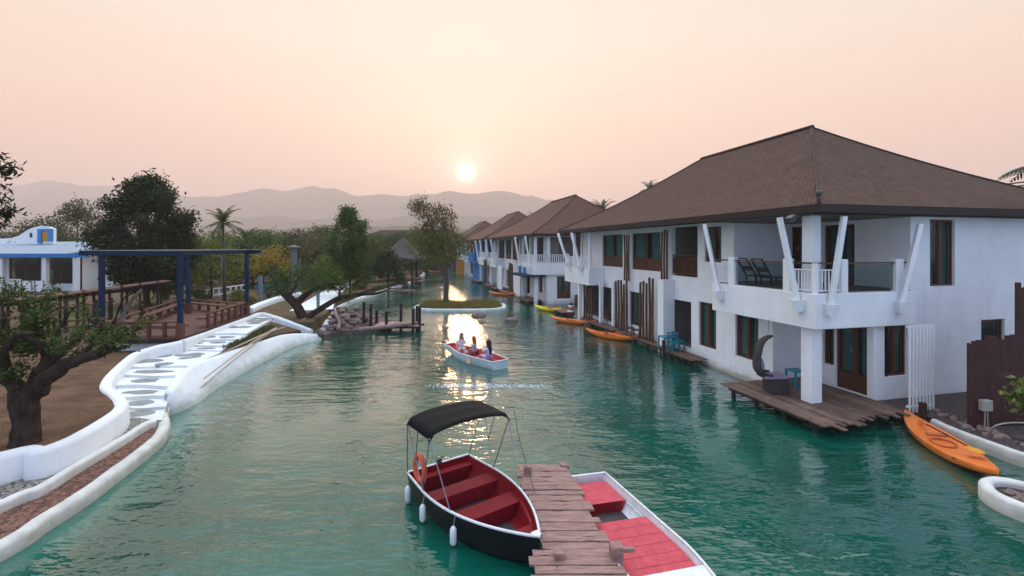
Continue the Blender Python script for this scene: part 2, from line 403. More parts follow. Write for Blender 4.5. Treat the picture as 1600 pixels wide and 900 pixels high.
# ---------------------------------------------------------------- house row frame: p = distance right of the eye across the row, s = along the row
EX, EY = .970, .2425
def Q(p, s, z): return Vector((EX * p - EY * s, EY * p + EX * s, z))
def s_at(px, p):
    u = (px - CX) / F; return p * (EX - u * EY) / (u * EX + EY)
def p_at(px, s):
    u = (px - CX) / F; return s * (u * EX + EY) / (EX - u * EY)
def z_at(py, p, s): return ZC - (py - HY) * (EY * p + EX * s) / F

# ---------------------------------------------------------------- ground sheet with the canal cut out
GZ = .85
wallC = [(-14.5, -6), (-13.0, 4.0), tuple(WP(-120, 722, .9)[:2])] + [tuple(WP(x, y, .9)[:2]) for x, y in ((0, 712), (60, 704), (110, 686), (160, 657), (188, 634))]
CW = [(186, 620, .93), (166, 602, .96), (172, 586, 1.0), (190, 568, 1.1), (212, 551, 1.2), (245, 540, 1.30), (284, 532, 1.38)]
EW = [(284, 531, 1.38), (330, 514, 1.38), (389, 494, 1.38), (408, 488, 1.35), (430, 493, 1.18), (458, 503, .85), (487, 514, .45)]
wallC = [(x - .14, y + .10) for x, y in wallC]
bankL = wallC + [tuple(WP(*q)[:2]) for q in CW] + [tuple(WP(*q)[:2]) for q in EW[1:]]
inlet = [WP(x, y, .3) for x, y in ((512, 500), (521, 483), (551, 468), (590, 455), (632, 443))]
bankL += [tuple(v[:2]) for v in inlet] + [(-15.6, 74), (-16.5, 84), (-18, 96), (-24, 112), (-30, 128)]
far = [(-27, 134), (-21, 135)]
bankR = [tuple(Q(17.0, s, 0)[:2]) for s in (132, 40, 18)] + [tuple(Q(p, 15.5, 0)[:2]) for p in (19, 45)] + [(60, 10), (60, -60)]
def gridded_ground():
    bm = bmesh.new()
    outer = [(-60, -60)] ; loop = bankL + far + bankR
    ring = [(60, -60), (5200, -60), (5200, 4200), (-5200, 4200), (-5200, -60), (-14.5, -60)]
    pts = loop + ring[1:]
    vs = [bm.verts.new((x, y, GZ)) for x, y in pts]
    from mathutils.geometry import tessellate_polygon
    for tri in tessellate_polygon([[Vector((x, y, 0)) for x, y in pts]]):
        try: f_ = bm.faces.new([vs[i] for i in tri])
        except ValueError: continue
        f_.normal_update()
        if f_.normal.z < 0: f_.normal_flip()
    n = len(pts); top = list(bm.verts); low = [bm.verts.new((v.co.x, v.co.y, -1.5)) for v in top]
    k = len(loop)
    for i in range(k - 1): bm.faces.new((top[i], low[i], low[i + 1], top[i + 1]))
    me = bpy.data.meshes.new('ground'); bm.to_mesh(me); bm.free(); return me
gm = gridded_ground()
gmat, n, l, b = new_mat('land')
t = n.new('ShaderNodeTexCoord'); b.inputs['Roughness'].default_value = .95; b.inputs['Specular IOR Level'].default_value = .1
def lnoise(sc, st=(1, 1, 1), det=8):
    mp = n.new('ShaderNodeMapping'); mp.inputs['Scale'].default_value = st; l.new(t.outputs['Object'], mp.inputs[0])
    q = n.new('ShaderNodeTexNoise'); q.inputs['Scale'].default_value = sc; q.inputs['Detail'].default_value = det; q.inputs['Roughness'].default_value = .65; l.new(mp.outputs[0], q.inputs['Vector']); return q.outputs['Fac']
def lramp(fac, a, b_, lo=.35, hi=.65):
    r = n.new('ShaderNodeValToRGB'); r.color_ramp.elements[0].position = lo; r.color_ramp.elements[1].position = hi
    r.color_ramp.elements[0].color = (*a, 1); r.color_ramp.elements[1].color = (*b_, 1); l.new(fac, r.inputs[0]); return r.outputs[0]
def lmix(f, a, b_):
    q = n.new('ShaderNodeMix'); q.data_type = 'RGBA'
    l.new(f, q.inputs[0]); l.new(a, q.inputs[6]); l.new(b_, q.inputs[7]); return q.outputs[2]
soil = lramp(lnoise(1.1, (.8, 1.2, 1), 12), (.052, .025, .014), (.175, .095, .055), .40, .60)
soil2 = lramp(lnoise(26, (1, 1, 1), 8), (.035, .02, .012), (.24, .15, .095), .4, .62)
grassc = lramp(lnoise(9, (1, 1, 1), 6), (.055, .06, .022), (.13, .12, .05))
fa = lramp(lnoise(.22, (1, 1, 1), 5), (0, 0, 0), (1, 1, 1), .50, .60)
mixer = n.new('ShaderNodeMix'); mixer.data_type = 'RGBA'; mixer.inputs[0].default_value = .5; l.new(soil, mixer.inputs[6]); l.new(soil2, mixer.inputs[7])
# only further back is there green in the lawn
sepg = n.new('ShaderNodeSeparateXYZ'); l.new(t.outputs['Object'], sepg.inputs[0])
mrg = n.new('ShaderNodeMapRange'); l.new(sepg.outputs['Y'], mrg.inputs[0]); mrg.inputs[1].default_value = 20; mrg.inputs[2].default_value = 34
mm = n.new('ShaderNodeMath'); mm.operation = 'MULTIPLY'; l.new(fa, mm.inputs[0]); l.new(mrg.outputs[0], mm.inputs[1])
l.new(lmix(mm.outputs[0], mixer.outputs[2], grassc), b.inputs['Base Color'])
bp = n.new('ShaderNodeBump'); bp.inputs['Strength'].default_value = .7; bp.inputs['Distance'].default_value = .05; l.new(lnoise(14), bp.inputs['Height']); l.new(bp.outputs[0], b.inputs['Normal'])
gm.materials.append(gmat)
ground = bpy.data.objects.new('ground', gm); COL.objects.link(ground); tag(ground, kind='structure')

# ---------------------------------------------------------------- water
kerbA = smooth_path([Vector((-8.4, 2.0, .3)), Vector((-9.2, 5.6, .3))] + [WP(x, y, .3) for x, y in ((0, 845), (60, 808), (130, 765), (190, 722), (238, 686), (256, 662), (254, 640), (266, 624))], 6)
outerD = [WP(x, y, 0) for x, y in ((268, 640), (300, 622), (350, 590), (400, 565), (450, 546), (500, 530))]
shore = [Vector((v.x, v.y, 0)) for v in kerbA] + smooth_path(outerD, 4)
islc = Vector((-4.6, 42.5, 0)); islr = (3.9, 2.6)
def isl(a, k=1.0):
    c, s_ = math.cos(a), math.sin(a); e = 2 / 3.2
    return Vector((islc.x + islr[0] * k * math.copysign(abs(c) ** e, c), islc.y + islr[1] * k * math.copysign(abs(s_) ** e, s_), 0))
def water_mesh():
    xs = np.concatenate([np.arange(-30, 20, .5), np.arange(20, 61, 4.)]); ys = np.concatenate([np.arange(-60, 2, 4.), np.arange(2, 50, .5), np.arange(50, 140, 3.)])
    X, Y = np.meshgrid(xs, ys); S = np.array([(v.x, v.y) for v in shore] + [tuple(isl(a)[:2]) for a in np.linspace(0, 6.28, 40)])
    P = np.stack([X.ravel(), Y.ravel()], 1)
    d = np.full(len(P), 9.)
    for q in S: d = np.minimum(d, np.hypot(P[:, 0] - q[0], P[:, 1] - q[1]))
    sh = np.clip(1 - (d - .35) / .9, 0, 1)
    nx, ny = len(xs), len(ys); V = np.concatenate([P, np.zeros((len(P), 1))], 1)
    i = np.arange(nx - 1)[None, :] + nx * np.arange(ny - 1)[:, None]; i = i.ravel()
    me = bpy.data.meshes.new('water'); me.from_pydata(V.tolist(), [], np.stack([i, i + 1, i + nx + 1, i + nx], 1).tolist())
    at = me.attributes.new('shallow', 'FLOAT', 'POINT'); at.data.foreach_set('value', sh.astype(np.float32))
    return me
wm, n, l, b = new_mat('canal_water')
t = n.new('ShaderNodeTexCoord')
at = n.new('ShaderNodeAttribute'); at.attribute_name = 'shallow'
deep = lramp(lnoise(.16, (1, 1, 1), 3), (.000, .060, .040), (.001, .096, .064), .4, .6)
mx = n.new('ShaderNodeMix'); mx.data_type = 'RGBA'; l.new(deep, mx.inputs[6]); mx.inputs[7].default_value = (.035, .17, .13, 1)
ms = n.new('ShaderNodeMath'); ms.operation = 'MULTIPLY'; ms.inputs[1].default_value = .7; l.new(at.outputs['Fac'], ms.inputs[0]); l.new(ms.outputs[0], mx.inputs[0])
l.new(mx.outputs[2], b.inputs['Base Color']); b.inputs['Roughness'].default_value = .6; b.inputs['Specular IOR Level'].default_value = 0
def mul(a, k):
    q = n.new('ShaderNodeMath'); q.operation = 'MULTIPLY'; l.new(a, q.inputs[0]); q.inputs[1].default_value = k; return q.outputs[0]
def addn(a, b_):
    q = n.new('ShaderNodeMath'); q.operation = 'ADD'; l.new(a, q.inputs[0]); l.new(b_, q.inputs[1]); return q.outputs[0]
h = addn(mul(lnoise(.75, (.55, 1.25, 1), 2), .50), addn(mul(lnoise(2.4, (.6, 1.3, 1), 2), .27), mul(lnoise(8.0, (.75, 1.2, 1), 2), .055)))
bp = n.new('ShaderNodeBump'); bp.inputs['Strength'].default_value = 1.0
ruf = n.new('ShaderNodeMapRange'); l.new(lnoise(.20, (1, .5, 1), 3), ruf.inputs[0]); ruf.inputs[1].default_value = .38; ruf.inputs[2].default_value = .62; ruf.inputs[3].default_value = .055; ruf.inputs[4].default_value = .20; l.new(ruf.outputs[0], bp.inputs['Distance'])
l.new(h, bp.inputs['Height']); l.new(bp.outputs[0], b.inputs['Normal'])
fr = n.new('ShaderNodeFresnel'); fr.inputs['IOR'].default_value = 1.36; l.new(bp.outputs[0], fr.inputs['Normal'])
fp_ = n.new('ShaderNodeMath'); fp_.operation = 'POWER'; l.new(fr.outputs[0], fp_.inputs[0]); fp_.inputs[1].default_value = 1.12
fm = n.new('ShaderNodeMath'); fm.operation = 'MULTIPLY'; fm.use_clamp = True; l.new(fp_.outputs[0], fm.inputs[0]); fm.inputs[1].default_value = 3.0
gl = n.new('ShaderNodeBsdfGlossy'); gl.inputs['Roughness'].default_value = .07; l.new(bp.outputs[0], gl.inputs['Normal'])
fc_ = n.new('ShaderNodeMath'); fc_.operation = 'MINIMUM'; l.new(fm.outputs[0], fc_.inputs[0]); fc_.inputs[1].default_value = .72
mxs = n.new('ShaderNodeMixShader'); l.new(fc_.outputs[0], mxs.inputs[0]); l.new(b.outputs[0], mxs.inputs[1]); l.new(gl.outputs[0], mxs.inputs[2]); l.new(mxs.outputs[0], n['Material Output'].inputs[0])
me = water_mesh(); me.materials.append(wm)
tag_w = bpy.data.objects.new('water', me); COL.objects.link(tag_w); tag(tag_w, kind='structure')

# thin line of foam and drops where the fountain pipe breaks the surface
wf = MB(); rf = random.Random(3)
for k in range(650):
    x = -2.9 + rf.random() * 4.3 + rf.gauss(0, .25); y = 18.4 + rf.gauss(0, .14); r = rf.uniform(.005, .018)
    wf.sphere((x, y, abs(rf.gauss(0, .03))), (r * 1.8, r, r * .8), 6, 4)
tag(part('foam', wf, mat('white_foam', (.75, .82, .85), .5, .1), smooth=True), kind='stuff')

# ---------------------------------------------------------------- left bank
def swall(name, path, w, top_extra, bot, material, label, cat='wall', n=7, group=None):
    mb = MB(); mb.sweep(path, round_prof(w, top_extra, bot, n)); return solo(name, mb, material, label, cat, group, smooth=40)
mk = MB(); mk.sweep(kerbA, round_prof(.30, 0, -.9, 8)); solo('garden_kerb', mk, M['kerb'], 'white rounded kerb at the water edge in front of the red gravel strip', 'kerb', smooth=50)
kerbB = smooth_path([Vector((-9.4, 2.0, .42)), Vector((-10.2, 5.6, .42))] + [WP(x, y, .42) for x, y in ((0, 782), (60, 758), (130, 717), (190, 682), (226, 660), (243, 655))], 6)
mk = MB(); mk.sweep(kerbB, round_prof(.20, 0, -.6, 8)); solo('garden_kerb', mk, M['kerb'], 'narrow white kerb between the pebble path and the red gravel strip', 'kerb', smooth=50)
wallCp = smooth_path([Vector((-13.4, 2.0, .95)), Vector((-13.0, 6.0, .95))] + [WP(x, y, .95) for x, y in ((0, 708), (60, 700), (110, 683), (160, 655), (188, 634))] +
                     [WP(*q) for q in CW] , 6)
def profC(i):
    return [(-.16, -.7), (-.16, -.06), (-.10, -.01), (0, .0), (.12, -.03), (.17, -.12), (.21, -1.1)]
mk = MB(); mk.sweep(wallCp, profC); solo('garden_wall', mk, M['white'], 'long white curving retaining wall around the brown lawn', 'wall', smooth=50)
# deck wall and the wedge that closes the end of the steps
wallE = [WP(*q) for q in EW]
mk = MB(); mk.sweep(smooth_path(wallE, 5), lambda i: round_prof(.34, 0, -1.5, 6)); solo('garden_wall', mk, M['white'], 'white plastered wall carrying the timber terrace, with a pointed end on the lake side', 'wall', smooth=50)
# outer parapet of the stairway, falling to the water
Dtop = [(261, 626, .42), (267, 611, .70), (277, 594, .84), (289, 580, .92), (310, 567, .96), (343, 556, .90), (375, 545, .86), (406, 535, .82), (451, 522, .66), (498, 522, .32)]
Dt = smooth_path([WP(x, y, z) for x, y, z in Dtop], 5)
def profD(i):
    t = i / (len(Dt) - 1); g_ = min(1, t * 5); k = (.14 + (.31 + .35 * math.sin(min(1, t * 1.3) * math.pi)) * g_)
    return [(-.17, -1.6), (-.17, -.03), (-.14, 0), (.08, 0), (.12 + .02 * g_, -.05), (.15 + k * .5 * g_, -.60), (.2 + k * g_, -1.3), (.2 + (k + .05) * g_, -2.0)]
mk = MB(); mk.sweep(Dt, profD); solo('stair_parapet', mk, M['wash'], 'white sloping parapet between the garden steps and the green water', 'wall', smooth=50)
# red gravel strip and pebble path (sheets)
def strip(name, a, b, z, material, kind='structure'):
    mb = MB(); m = min(len(a), len(b)); vs = []
    for i in range(m): vs += [(a[i][0], a[i][1], z), (b[i][0], b[i][1], z)]
    mb.add(vs, [(2 * i, 2 * i + 1, 2 * i + 3, 2 * i + 2) for i in range(m - 1)]); o = part(name, mb, material); tag(o, kind=kind); return o
kA = [kerbA[round(i * (len(kerbA) - 14) / 40)] for i in range(41)]; kB = [kerbB[round(i * (len(kerbB) - 1) / 40)] for i in range(41)]
strip('gravel_strip', kA, kB, .20, M['redgravel'])
kC = [wallCp[round(i * 42 / 40)] for i in range(41)]
strip('path', kB, kC, .32, M['gravel'])
pb = MB(); pb.prism([(v.x, v.y) for v in (WP(243, 655, .3), WP(262, 640, .3), WP(262, 622, .3), WP(190, 640, .3), WP(160, 668, .3), WP(182, 674, .3))], -.5, .326); struct('path_end', pb, M['gravel'])

# garden steps: each row is (photo y, height, left x, right x)
rows = [(654, .33, 190, 250), (636, .42, 192, 250), (619, .54, 184, 256), (602, .66, 178, 264), (586, .76, 186, 276), (572, .84, 200, 290), (547, .90, 244, 342), (539, .99, 270, 352), (530, 1.09, 295, 366), (521, 1.18, 322, 380), (494, 1.23, 398, 424)]
stones_ = []
stair = thing('garden_steps', 'white painted garden steps inlaid with flat grey stones', 'steps', WP(225, 640, .3)); tread = MB(); inl = MB(); rs = random.Random(5)
for i in range(len(rows) - 1):
    y0, z0, a0, b0 = rows[i]; y1, z1, a1, b1 = rows[i + 1]
    zc = z0
    A, B = WP(a0 - 8, y0, zc), WP(b0 + 6, y0, zc); C_, D_ = WP(b1 + 6, y1, z1), WP(a1 - 8, y1, z1)
    k = 7; front = []; backp = []
    for j in range(k + 1):
        u = j / k; w_ = .10 * math.sin(u * 5.3 + i * 1.9)
        p = A.lerp(B, u); q = D_.lerp(C_, u); front.append((p.x, p.y + w_)); backp.append((q.x, q.y + .10 * math.sin(u * 5.3 + (i + 1) * 1.9) + .02))
    tread.prism(front + backp[::-1], -.2 - .003 * i, zc)
    cf = [Vector((*front[j], zc)) for j in range(k + 1)]
    # stones
    ns = 1 if i < 5 else 2
    if z1 - z0 < .07: ns = 12
    us = sorted(rs.uniform(.16, .84) for _ in range(ns))
    if ns <= 3: us = [(q + .75) / (ns + .5) for q in range(ns)]
    for u in us:
        v = rs.uniform(.42, .62); p = A.lerp(B, u).lerp(D_.lerp(C_, u), v); wid = (B - A).length / (ns + .4) * (.42 if ns == 1 else .34) * rs.uniform(.8, 1.1); dep = min(.26, (D_ - A).length * .26)
        if ns == 12: wid, dep = rs.uniform(.20, .48), rs.uniform(.16, .36); p = A.lerp(B, u).lerp(D_.lerp(C_, u), rs.uniform(.10, .90))
        poly = []
        for q in range(12):
            a = q / 12 * 2 * math.pi; r_ = 1 + .42 * noise.noise(Vector((u * 9 + i * 3, math.cos(a) * 1.4, math.sin(a) * 1.4)))
            poly.append((p.x + wid * r_ * math.cos(a), p.y + dep * r_ * math.sin(a)))
        q_ = MB(); q_.prism(poly, zc - .03 - .001 * len(stones_), zc + .005 + .0015 * (len(stones_) % 13)); stones_.append(q_)
part('tread', tread, M['wash'], stair); [part('paving_stone', q_, M['slate'], stair) for q_ in stones_]
# planted wedge beside the upper steps with lying bamboo poles
wd = MB(); wq = ((346, 552, .84), (356, 540, 1.0), (385, 520, 1.12), (415, 500, 1.12), (446, 509, .85), (470, 516, .55), (440, 521, .66), (400, 532, .80), (362, 547, .84)); wd.prism([tuple(WP(*q)[:2]) for q in wq], .1, [q[2] for q in wq])
struct('planting_bed', wd, M['lawn'])
gp = MB()
for k in range(900):
    u, v = rs.random(), rs.random(); p = WP(358, 543, .96).lerp(WP(425, 510, 1.05), u) + Vector((rs.uniform(-.3, .3), rs.uniform(-.35, .35), 0))
    a = rs.random() * 6.28; hgt = rs.uniform(.05, .18)
    q = Vector((math.cos(a), math.sin(a), 0)) * .02; tip = p + Vector((rs.uniform(-.06, .06), rs.uniform(-.06, .06), hgt)); gp.add([p - q, p + q, tip], [(0, 1, 2)])
tag(part('bed_grass', gp, L['olive']), kind='stuff')
# bamboo canes lying across the parapet into the water
cane_ends = [((432, 512, 1.15), (272, 640, .10)), ((428, 514, 1.12), (318, 592, .70)), ((445, 511, 1.05), (345, 553, .97))]
lb = ['longest pale bamboo cane lying over the parapet with its end in the water', 'pale bamboo cane resting on the slope of the white parapet', 'short bamboo cane lying along the top of the planting bed']
for (a, b_), la in zip(cane_ends, lb):
    A, B = WP(*a), WP(*b_); mb = MB(); mid = A.lerp(B, .5) + Vector((0, 0, .08)); mb.tube([A, A.lerp(mid, .5) + Vector((0, 0, .03)), mid, B.lerp(mid, .5), B], [.035, .034, .032, .028, .02], 7)
    solo('bamboo_cane', mb, mat('bamboo', (.50, .38, .27), .5, .3, 6), la, 'pole', 'bamboo canes by the steps', smooth=True)

# white kerb of the inlet and the low walls further along
inl_p = smooth_path([WP(x, y, .42) for x, y in ((505, 512), (521, 483), (551, 468), (590, 455), (634, 442))] + [Vector((-15.4, 74, .42))], 5)
mk = MB(); mk.sweep(inl_p, round_prof(.4, 0, -1.2, 6)); solo('bank_kerb', mk, M['wash'], 'white low kerb along the small inlet behind the rocky jetty', 'kerb', smooth=50)
mk = MB(); mk.sweep(smooth_path([Vector((-16.3, 84, .5)), Vector((-17.6, 94, .5)), Vector((-23.4, 111, .5)), Vector((-27, 122, .5)), Vector((-24, 130, .5)), Vector((-19.5, 131.5, .5))], 5), round_prof(.6, 0, -1.4, 6)); solo('bank_kerb', mk, M['wash'], 'pale kerb around the far end of the canal', 'kerb', smooth=50)
mk = MB(); mk.sweep(smooth_path([WP(388, 480, 1.25), WP(410, 471, 1.25), WP(441, 461, 1.3), WP(470, 456, 1.2)], 5), round_prof(.6, 0, -.7, 6)); solo('garden_wall', mk, M['wash'], 'short white garden wall just behind the right end of the pergola terrace', 'wall', smooth=50)
wp = MB(); a = smooth_path([WP(x, y, .87) for x, y in ((452, 486), (500, 458), (520, 446), (538, 438))], 5); bb = smooth_path([WP(x, y, .87) for x, y in ((520, 483), (528, 462), (545, 448), (556, 438))], 5)
strip('side_path', a, bb, .872, M['wash'])

# ---------------------------------------------------------------- island with grass
im = MB(); path = [isl(2 * math.pi * k / 48) + Vector((0, 0, .16)) for k in range(48)]; im.sweep(path, round_prof(.36, .1, -1.2, 6), closed=True)
isla = thing('grass_island', 'low oval island of dry grass ringed by a white kerb', 'island', (islc.x, islc.y, 0))
part('kerb', im, M['wash'], isla, smooth=50)
sm = MB(); sm.prism([tuple(isl(2 * math.pi * k / 48, .97)[:2]) for k in range(48)], -.8, .14); part('soil', sm, M['lawn'], isla)
gr = MB(); rg = random.Random(11)
for k in range(9000):
    a = rg.random() * 6.28; q = math.sqrt(rg.random()) * .93; c = isl(a, q); hgt = rg.uniform(.25, .62); w_ = .012
    d = Vector((math.cos(rg.random() * 6.28), math.sin(rg.random() * 6.28), 0)); side = d.cross(Vector((0, 0, 1))) * w_; c.z = .1
    lean = d * rg.uniform(.02, .22); m_ = c + lean * .4 + Vector((0, 0, hgt * .6)); tip = c + lean + Vector((0, 0, hgt))
    gr.add([c - side, c + side, m_ + side * .8, m_ - side * .8, tip], [(0, 1, 2, 3), (3, 2, 4)])
go = part('grass', gr, L['grass'], isla); go['kind'] = 'stuff'

# ---------------------------------------------------------------- mountains and low hills
def ridge(name, Y, depth, pts, seed, mt):
    """pts: (photo x, photo y) of the crest, at distance Y; a solid ridge with slopes front and back"""
    xs = np.arange(-480, 2080, 10.0); px = [p[0] for p in pts]; py = [p[1] for p in pts]; cy = np.interp(xs, px, py) + np.array([4.5 * noise.fractal(Vector((x * .022, seed, 0)), .8, 2.2, 5) for x in xs])
    mb = MB(); rowsn = 9; m = len(xs); vs = []
    for j in range(rowsn):
        t = j / (rowsn - 1); prof = math.sin(math.pi * t) ** .8
        for i, x in enumerate(xs):
            X = (x - CX) * Y / F; crest = ZC - (cy[i] - HY) * Y / F
            nzv = noise.fractal(Vector((X * .004 + seed, j * .8, seed)), .9, 2.1, 5)
            z = GZ - 5 + (crest - GZ + 5) * max(0, prof * (1 + .10 * nzv * (1 if abs(t - .5) > .05 else .25)))
            yy = Y + (t - .5) * depth + nzv * depth * .06
            vs.append((X * yy / Y, yy, z))
    mb.add(vs, [(j * m + i, j * m + i + 1, (j + 1) * m + i + 1, (j + 1) * m + i) for j in range(rowsn - 1) for i in range(m - 1)])
    return tag(part(name, mb, mt, smooth=True), kind='structure')
hillm = mat('wooded_slope', (.05, .065, .04), 1.0, .5, .02, detail=10, spec=0)
ridge('mountains', 2700, 800, [(-700, 330), (-200, 300), (-60, 305), (0, 292), (40, 288), (80, 283), (120, 292), (165, 289), (215, 293), (300, 308), (350, 305), (410, 295), (450, 298), (490, 292), (520, 296), (560, 305), (600, 303), (640, 308), (700, 299), (740, 303), (780, 299), (830, 306), (900, 318), (1000, 330), (1300, 340), (2300, 350)], 3.1, hillm)
ridge('mountains_near', 1900, 500, [(-700, 340), (0, 338), (200, 344), (420, 338), (560, 345), (700, 334), (850, 345), (1000, 350), (2300, 352)], 8.7, hillm)
ridge('low_hills', 1100, 300, [(-700, 362), (0, 360), (300, 362), (440, 358), (520, 352), (600, 355), (660, 350), (720, 356), (780, 352), (900, 360), (2300, 365)], 5.3, hillm)
# ---------------------------------------------------------------- houses
class Face:
    """a wall face: axis 'p' lies in plane p=c (a runs along s), axis 's' lies in plane s=c (a runs along p); o = distance outwards"""
    def __init__(s, axis, c): s.axis, s.c = axis, c
    def __call__(s, a, o, z): return Q(s.c - o, a, z) if s.axis == 'p' else Q(a, s.c - o, z)
    def a(s, px): return s_at(px, s.c) if s.axis == 'p' else p_at(px, s.c)
    def z(s, px, py):
        v = s(s.a(px), 0, 0); return ZC - (py - HY) * v.y / F
def fbox(mb, f, a0, a1, o0, o1, z0, z1): return mb.box(a0, a1, o0, o1, z0, z1, f)
def wall_grid(mb, f, a0, a1, z0, z1, thick, holes):
    """wall from a0..a1, z0..z1 with rectangular holes and reveals; its outer side at o=0"""
    A = sorted({a0, a1, *[min(max(q, a0), a1) for h in holes for q in h[:2]]}); Z = sorted({z0, z1, *[min(max(q, z0), z1) for h in holes for q in h[2:]]})
    solid = {}
    for i in range(len(A) - 1):
        for j in range(len(Z) - 1):
            ca, cz = (A[i] + A[i + 1]) / 2, (Z[j] + Z[j + 1]) / 2
            solid[i, j] = not any(h[0] < ca < h[1] and h[2] < cz < h[3] for h in holes)
    for (i, j), sdd in solid.items():
        if not sdd: continue
        x0, x1, y0, y1 = A[i], A[i + 1], Z[j], Z[j + 1]
        P = lambda a, o, z: f(a, o, z)
        mb.add([P(x0, 0, y0), P(x1, 0, y0), P(x1, 0, y1), P(x0, 0, y1)], [(0, 1, 2, 3)])
        mb.add([P(x0, -thick, y0), P(x1, -thick, y0), P(x1, -thick, y1), P(x0, -thick, y1)], [(3, 2, 1, 0)])
        for (di, dj, e0, e1) in ((-1, 0, (x0, y0), (x0, y1)), (1, 0, (x1, y0), (x1, y1)), (0, -1, (x0, y0), (x1, y0)), (0, 1, (x0, y1), (x1, y1))):
            if not solid.get((i + di, j + dj), False):
                mb.add([P(e0[0], 0, e0[1]), P(e1[0], 0, e1[1]), P(e1[0], -thick, e1[1]), P(e0[0], -thick, e0[1])], [(0, 1, 2, 3)])
def window(parent, f, a0, a1, z0, z1, cols=2, sill=.0, curtain=True, inset=.09, name='window', panel=0.0, fw=.07, fmat=None):
    if a0 > a1: a0, a1 = a1, a0
    mb = MB(); o0, o1 = -inset - .06, -inset
    fbox(mb, f, a0, a0 + fw, o0, o1, z0, z1); fbox(mb, f, a1 - fw, a1, o0, o1, z0, z1)
    fbox(mb, f, a0 + fw, a1 - fw, o0, o1, z0, z0 + fw + panel); fbox(mb, f, a0 + fw, a1 - fw, o0, o1, z1 - fw, z1)
    w_ = (a1 - a0 - 2 * fw) / cols
    for k in range(cols):
        x0 = a0 + fw + k * w_
        if k: fbox(mb, f, x0 - .05, x0 + .05, o0 + .004, o1 + .012, z0 + fw + panel, z1 - fw)
        # sash
        for (p, q, r, s_) in ((x0 + .05, x0 + .10, z0 + fw + panel, z1 - fw), (x0 + w_ - .10, x0 + w_ - .05, z0 + fw + panel, z1 - fw)):
            fbox(mb, f, p, q, o0 + .01, o1 - .015, r, s_)
    if panel:
        for k in range(cols): x0 = a0 + fw + k * w_; fbox(mb, f, x0 + .08, x0 + w_ - .08, o1 + .0, o1 + .02, z0 + fw + .06, z0 + panel - .02)
    w = part(name, mb, fmat or M['brownw'], parent)
    g = MB(); fbox(g, f, a0 + fw, a1 - fw, o0 + .02, o0 + .03, z0 + fw + panel, z1 - fw); part('pane', g, M['pane'], w)
    zb = z0 + fw + panel
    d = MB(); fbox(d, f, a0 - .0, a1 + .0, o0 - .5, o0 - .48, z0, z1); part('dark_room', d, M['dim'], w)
    if curtain:
        c = MB(); npl = max(8, int((a1 - a0) / .07)); vs = []
        mid = (a0 + a1) / 2
        for side in (0, 1):
            s0, s1 = (a0 + .03, mid - .10 * (a1 - a0)) if side == 0 else (mid + .14 * (a1 - a0), a1 - .03); vs = []
            for k in range(npl + 1):
                u = s0 + (s1 - s0) * k / npl; o = o0 - .12 + .025 * math.sin(k * 2.1); vs += [f(u, o, zb), f(u, o, z1 - fw)]
            c.add(vs, [(2 * k, 2 * k + 2, 2 * k + 3, 2 * k + 1) for k in range(npl)])
        part('curtain', c, M['curtain'], w)
    return w
def hip_roof(parent, p0, p1, s0, s1, ze, rise, r0, r1, pm, mt, name='roof', curve=.22):
    """concave hipped roof; ridge at p=pm from s=r0 to s=r1"""
    rings = 9; mb = MB(); uv = []; C0 = [(p0, s0), (p1, s0), (p1, s1), (p0, s1)]; R0 = [(pm, r0), (pm, r0), (pm, r1), (pm, r1)]
    def ring(t):
        zz = ze + rise * ((1 - t) * (1 - curve) + curve * (1 - t) ** 2.0)
        return [(R0[k][0] + (C0[k][0] - R0[k][0]) * t, R0[k][1] + (C0[k][1] - R0[k][1]) * t, zz) for k in range(4)]
    for k in range(4):
        k2 = (k + 1) % 4
        for j in range(rings):
            a, b = ring(j / rings), ring((j + 1) / rings)
            quad = [a[k], b[k], b[k2], a[k2]]
            if j == 0 and (a[k] == a[k2]): quad = [a[k], b[k], b[k2]]
            vs = [Q(*q) for q in quad]; mb.add(vs, [tuple(range(len(vs)))])
            for q in quad:
                along = q[0] if k in (0, 2) else q[1]; run = abs(q[1] - (s0 if k == 0 else s1)) if k in (0, 2) else abs(q[0] - (p0 if k == 3 else p1))
                uv.append((along, run * 1.18 + k * 7.3))
    mb.uv = uv; rf = part(name, mb, mt, parent)
    # underside and fascia boards
    sf = MB(); fb = lambda x, y, z: Q(x, y, z)
    sf.box(p0 + .05, p1 - .05, s0 + .05, s1 - .05, ze - .07, ze - .03, fb); part('soffit', sf, M['darkw'], rf)
    fs = MB(); t_ = .05; h_ = .26
    fs.box(p0 - .01, p0 + t_, s0 - .01, s1 + .01, ze - h_, ze - .01, fb); fs.box(p0 + t_, p1 - t_, s0 - .01, s0 + t_, ze - h_, ze - .01, fb); fs.box(p1 - t_, p1 + .01, s0 - .01, s1 + .01, ze - h_, ze - .01, fb); fs.box(p0 + t_, p1 - t_, s1 - t_, s1 + .01, ze - h_, ze - .01, fb)
    part('fascia_board', fs, M['darkw'], rf)
    rc = MB()
    for k, (a, b) in enumerate((((p0, s0), (pm, r0)), ((p1, s0), (pm, r0)), ((p0, s1), (pm, r1)), ((p1, s1), (pm, r1)))):
        pts = []
        for j in range(rings + 1):
            t = 1 - j / rings; zz = ze + rise * ((1 - t) * (1 - curve) + curve * (1 - t) ** 2.0) + .02
            pts.append(Q(b[0] + (a[0] - b[0]) * t, b[1] + (a[1] - b[1]) * t, zz))
        rc.tube(pts, .045, 6)
    rc.tube([Q(pm, r0 - .1, ze + rise + .03), Q(pm, r1 + .1, ze + rise + .03)], .09, 6); part('ridge_cap', rc, mt2, rf, smooth=True)
    return rf
mt2 = mat('ridge_tile', (.075, .044, .034), .85, .3, 8)
